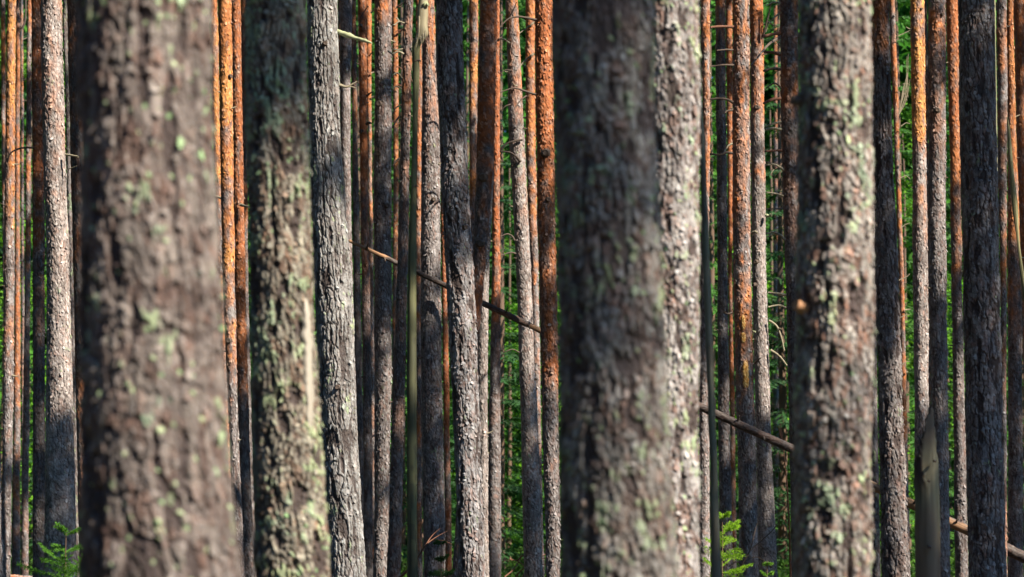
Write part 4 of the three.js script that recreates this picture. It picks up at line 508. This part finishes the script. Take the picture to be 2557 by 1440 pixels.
function twigPile(name, label, category, depth, lines, mat) { const b = at(lines[0][0][0], lines[0][0][1], depth).p, g = new THREE.Group(); b.y = ground(b.x, b.z); g.name = numbered(name); g.position.copy(b); scene.add(g); tag(g, label, category); lines.forEach((l, i) => mesh('twig', limb(l.map(([x, y], j) => at(x, y, depth - .1 * Math.sin(i * 3 + j)).p.sub(b)), [l[0][2] * at(1278, 720, depth).k, .8 * at(1278, 720, depth).k], 5, .2, 700 + i), mat, g)); }
twigPile('dry_twig', 'reddish dry twig slanting up at the foot of the trunk right of the green pole', 'twig', 23, [[[1000, 1440, 3], [1035, 1405], [1062, 1362], [1090, 1340], [1118, 1325]], [[1062, 1362, 2], [1080, 1336], [1100, 1318]], [[1080, 1348, 1.6], [1108, 1350], [1128, 1358]], [[996, 1500, 3], [998, 1465], [1000, 1440]]], M.twigRed);
twigPile('dry_brushwood', 'heap of bare dry twigs at the bottom of the green gap in the middle', 'brushwood', 33, [[[1310, 1450, 3.4], [1330, 1415], [1352, 1390], [1366, 1380]], [[1300, 1452, 3], [1318, 1420], [1342, 1400], [1362, 1392]], [[1290, 1400, 2], [1310, 1385], [1330, 1388], [1346, 1402]], [[1272, 1395, 2], [1296, 1402], [1318, 1425], [1330, 1450]], [[1340, 1450, 2], [1352, 1415], [1350, 1392]], [[1260, 1440, 2], [1285, 1418], [1300, 1390], [1302, 1372]], [[1284, 1450, 2], [1300, 1425], [1330, 1408], [1366, 1410]]], M.twigRed);
twigPile('bare_twig', 'thin bare twig rising from the bottom between the resin-scarred and smooth-topped trunks', 'twig', 27, [[[1838, 1450, 3], [1852, 1410], [1872, 1375], [1884, 1330], [1893, 1300]], [[1872, 1375, 2], [1900, 1350], [1930, 1322], [1948, 1296]], [[1852, 1410, 2.5], [1838, 1402], [1820, 1414]], [[1862, 1398, 2], [1888, 1390], [1910, 1400]]], M.twigDark);
twigPile('reddish_sapling', 'thin reddish bare sapling left of the near trunk with the cut stub', 'sapling', 33, [[[1975, 1450, 3], [1970, 1300], [1964, 1200], [1955, 1110], [1948, 1055]], [[1957, 1122, 2], [1950, 1090], [1943, 1062]]], M.twigRed);
// ------------------------------------------------------------------ pine crowns overhead: needle tufts along the sun's rays above the stand
{
  const e1 = V(0, 1, 0).cross(SUN).normalize(), e2 = SUN.clone().cross(e1).normalize(), C = 0.08, grid = new Map(), key = (a, b) => Math.floor(a / C) * 100000 + Math.floor(b / C);
  let a0 = 1e9, a1 = -1e9, b0 = 1e9, b1 = -1e9;
  for (const s of shade) { const a = s.p.dot(e1), b = s.p.dot(e2), t = s.p.dot(SUN); a0 = Math.min(a0, a); a1 = Math.max(a1, a); b0 = Math.min(b0, b); b1 = Math.max(b1, b); for (let x = a - s.r; x <= a + s.r + C; x += C) { const k = key(x, b), g = grid.get(k); if (!g || g.t < t) grid.set(k, { t, lit: s.lit, key: s.key }); } }
  const halo = new Map();                                       // a hand's breadth beside each trunk shares its light
  for (const s of shade) { const a = s.p.dot(e1), b = s.p.dot(e2), w = s.lit > .5 ? .13 : .2; for (let x = a - s.r - w; x <= a + s.r + w; x += C) { const k = key(x, b); if (!grid.has(k)) halo.set(k, Math.max(halo.get(k) ?? 0, s.lit)); } }
  const r = rng(1234), list = []; const N = Math.round((a1 - a0 + 16) * (b1 - b0 + 8) * TUFTS);
  for (let i = 0; i < N; i++) {
    const a = mixf(a0 - 8, a1 + 8, r()), b = mixf(b0, b1 + 8, r()), hgt = 11 + 5.5 * r(), q = r(), k0 = key(a, b), turn = r() * 6.28, tilt = r() * 3;
    let lit = -1, m = 0, c = 0; for (const [i2, j2] of [[0, 0], [1, 0], [-1, 0], [0, 1], [0, -1]]) { const k = k0 + i2 * 100000 + j2, g = grid.get(k)?.lit; if (g !== undefined) { lit = Math.max(lit, g); m += g; c++; } }
    if (!c && halo.has(k0)) { lit = m = halo.get(k0); c = 1; }
    let pr; if (c) { const l = mixf(m / c, lit, .6); pr = l > .9 ? 0 : Math.pow(1 - l, 1.6); if (pr > .02 && pr < .9) pr *= smooth(-.3, .3, .55 * n2(a * 3.2, b * 2.4, 8) + .3 * n2(a * 7, b * 6, 9) + (pr - .5) * 1.9) * 1.3; } else { pr = OPEN; }
    if (q > pr) continue;
    const t = (hgt - b * e2.y) / SUN.y, P = e1.clone().multiplyScalar(a).addScaledVector(e2, b).addScaledVector(SUN, t), ph = toPhoto(P);
    if (!c && P.z - SUN.z * (P.y - 6) / SUN.y < -46) continue;
    if (ph[2] > 0 && ph[0] > -250 && ph[0] < 2800 && ph[1] > -160) continue;
    list.push([P, .8 + .5 * r(), turn, tilt]);
  }
  const L = new Leaves(), rr = rng(5); for (let i = 0; i < 22; i++) { const d = V(rr() - .5, rr() - .5, rr() - .5).normalize(); L.leaf(d.clone().multiplyScalar(.02), d, .035, .15, V(rr() - .5, 1, rr() - .5), [1, 1, 1]); }
  instanced('pine_canopy', L.build(), M.canopy, list, 'green needles of the pine crowns above the trunks');
  console.log('tufts', list.length);
}
renderer.render(scene, camera);
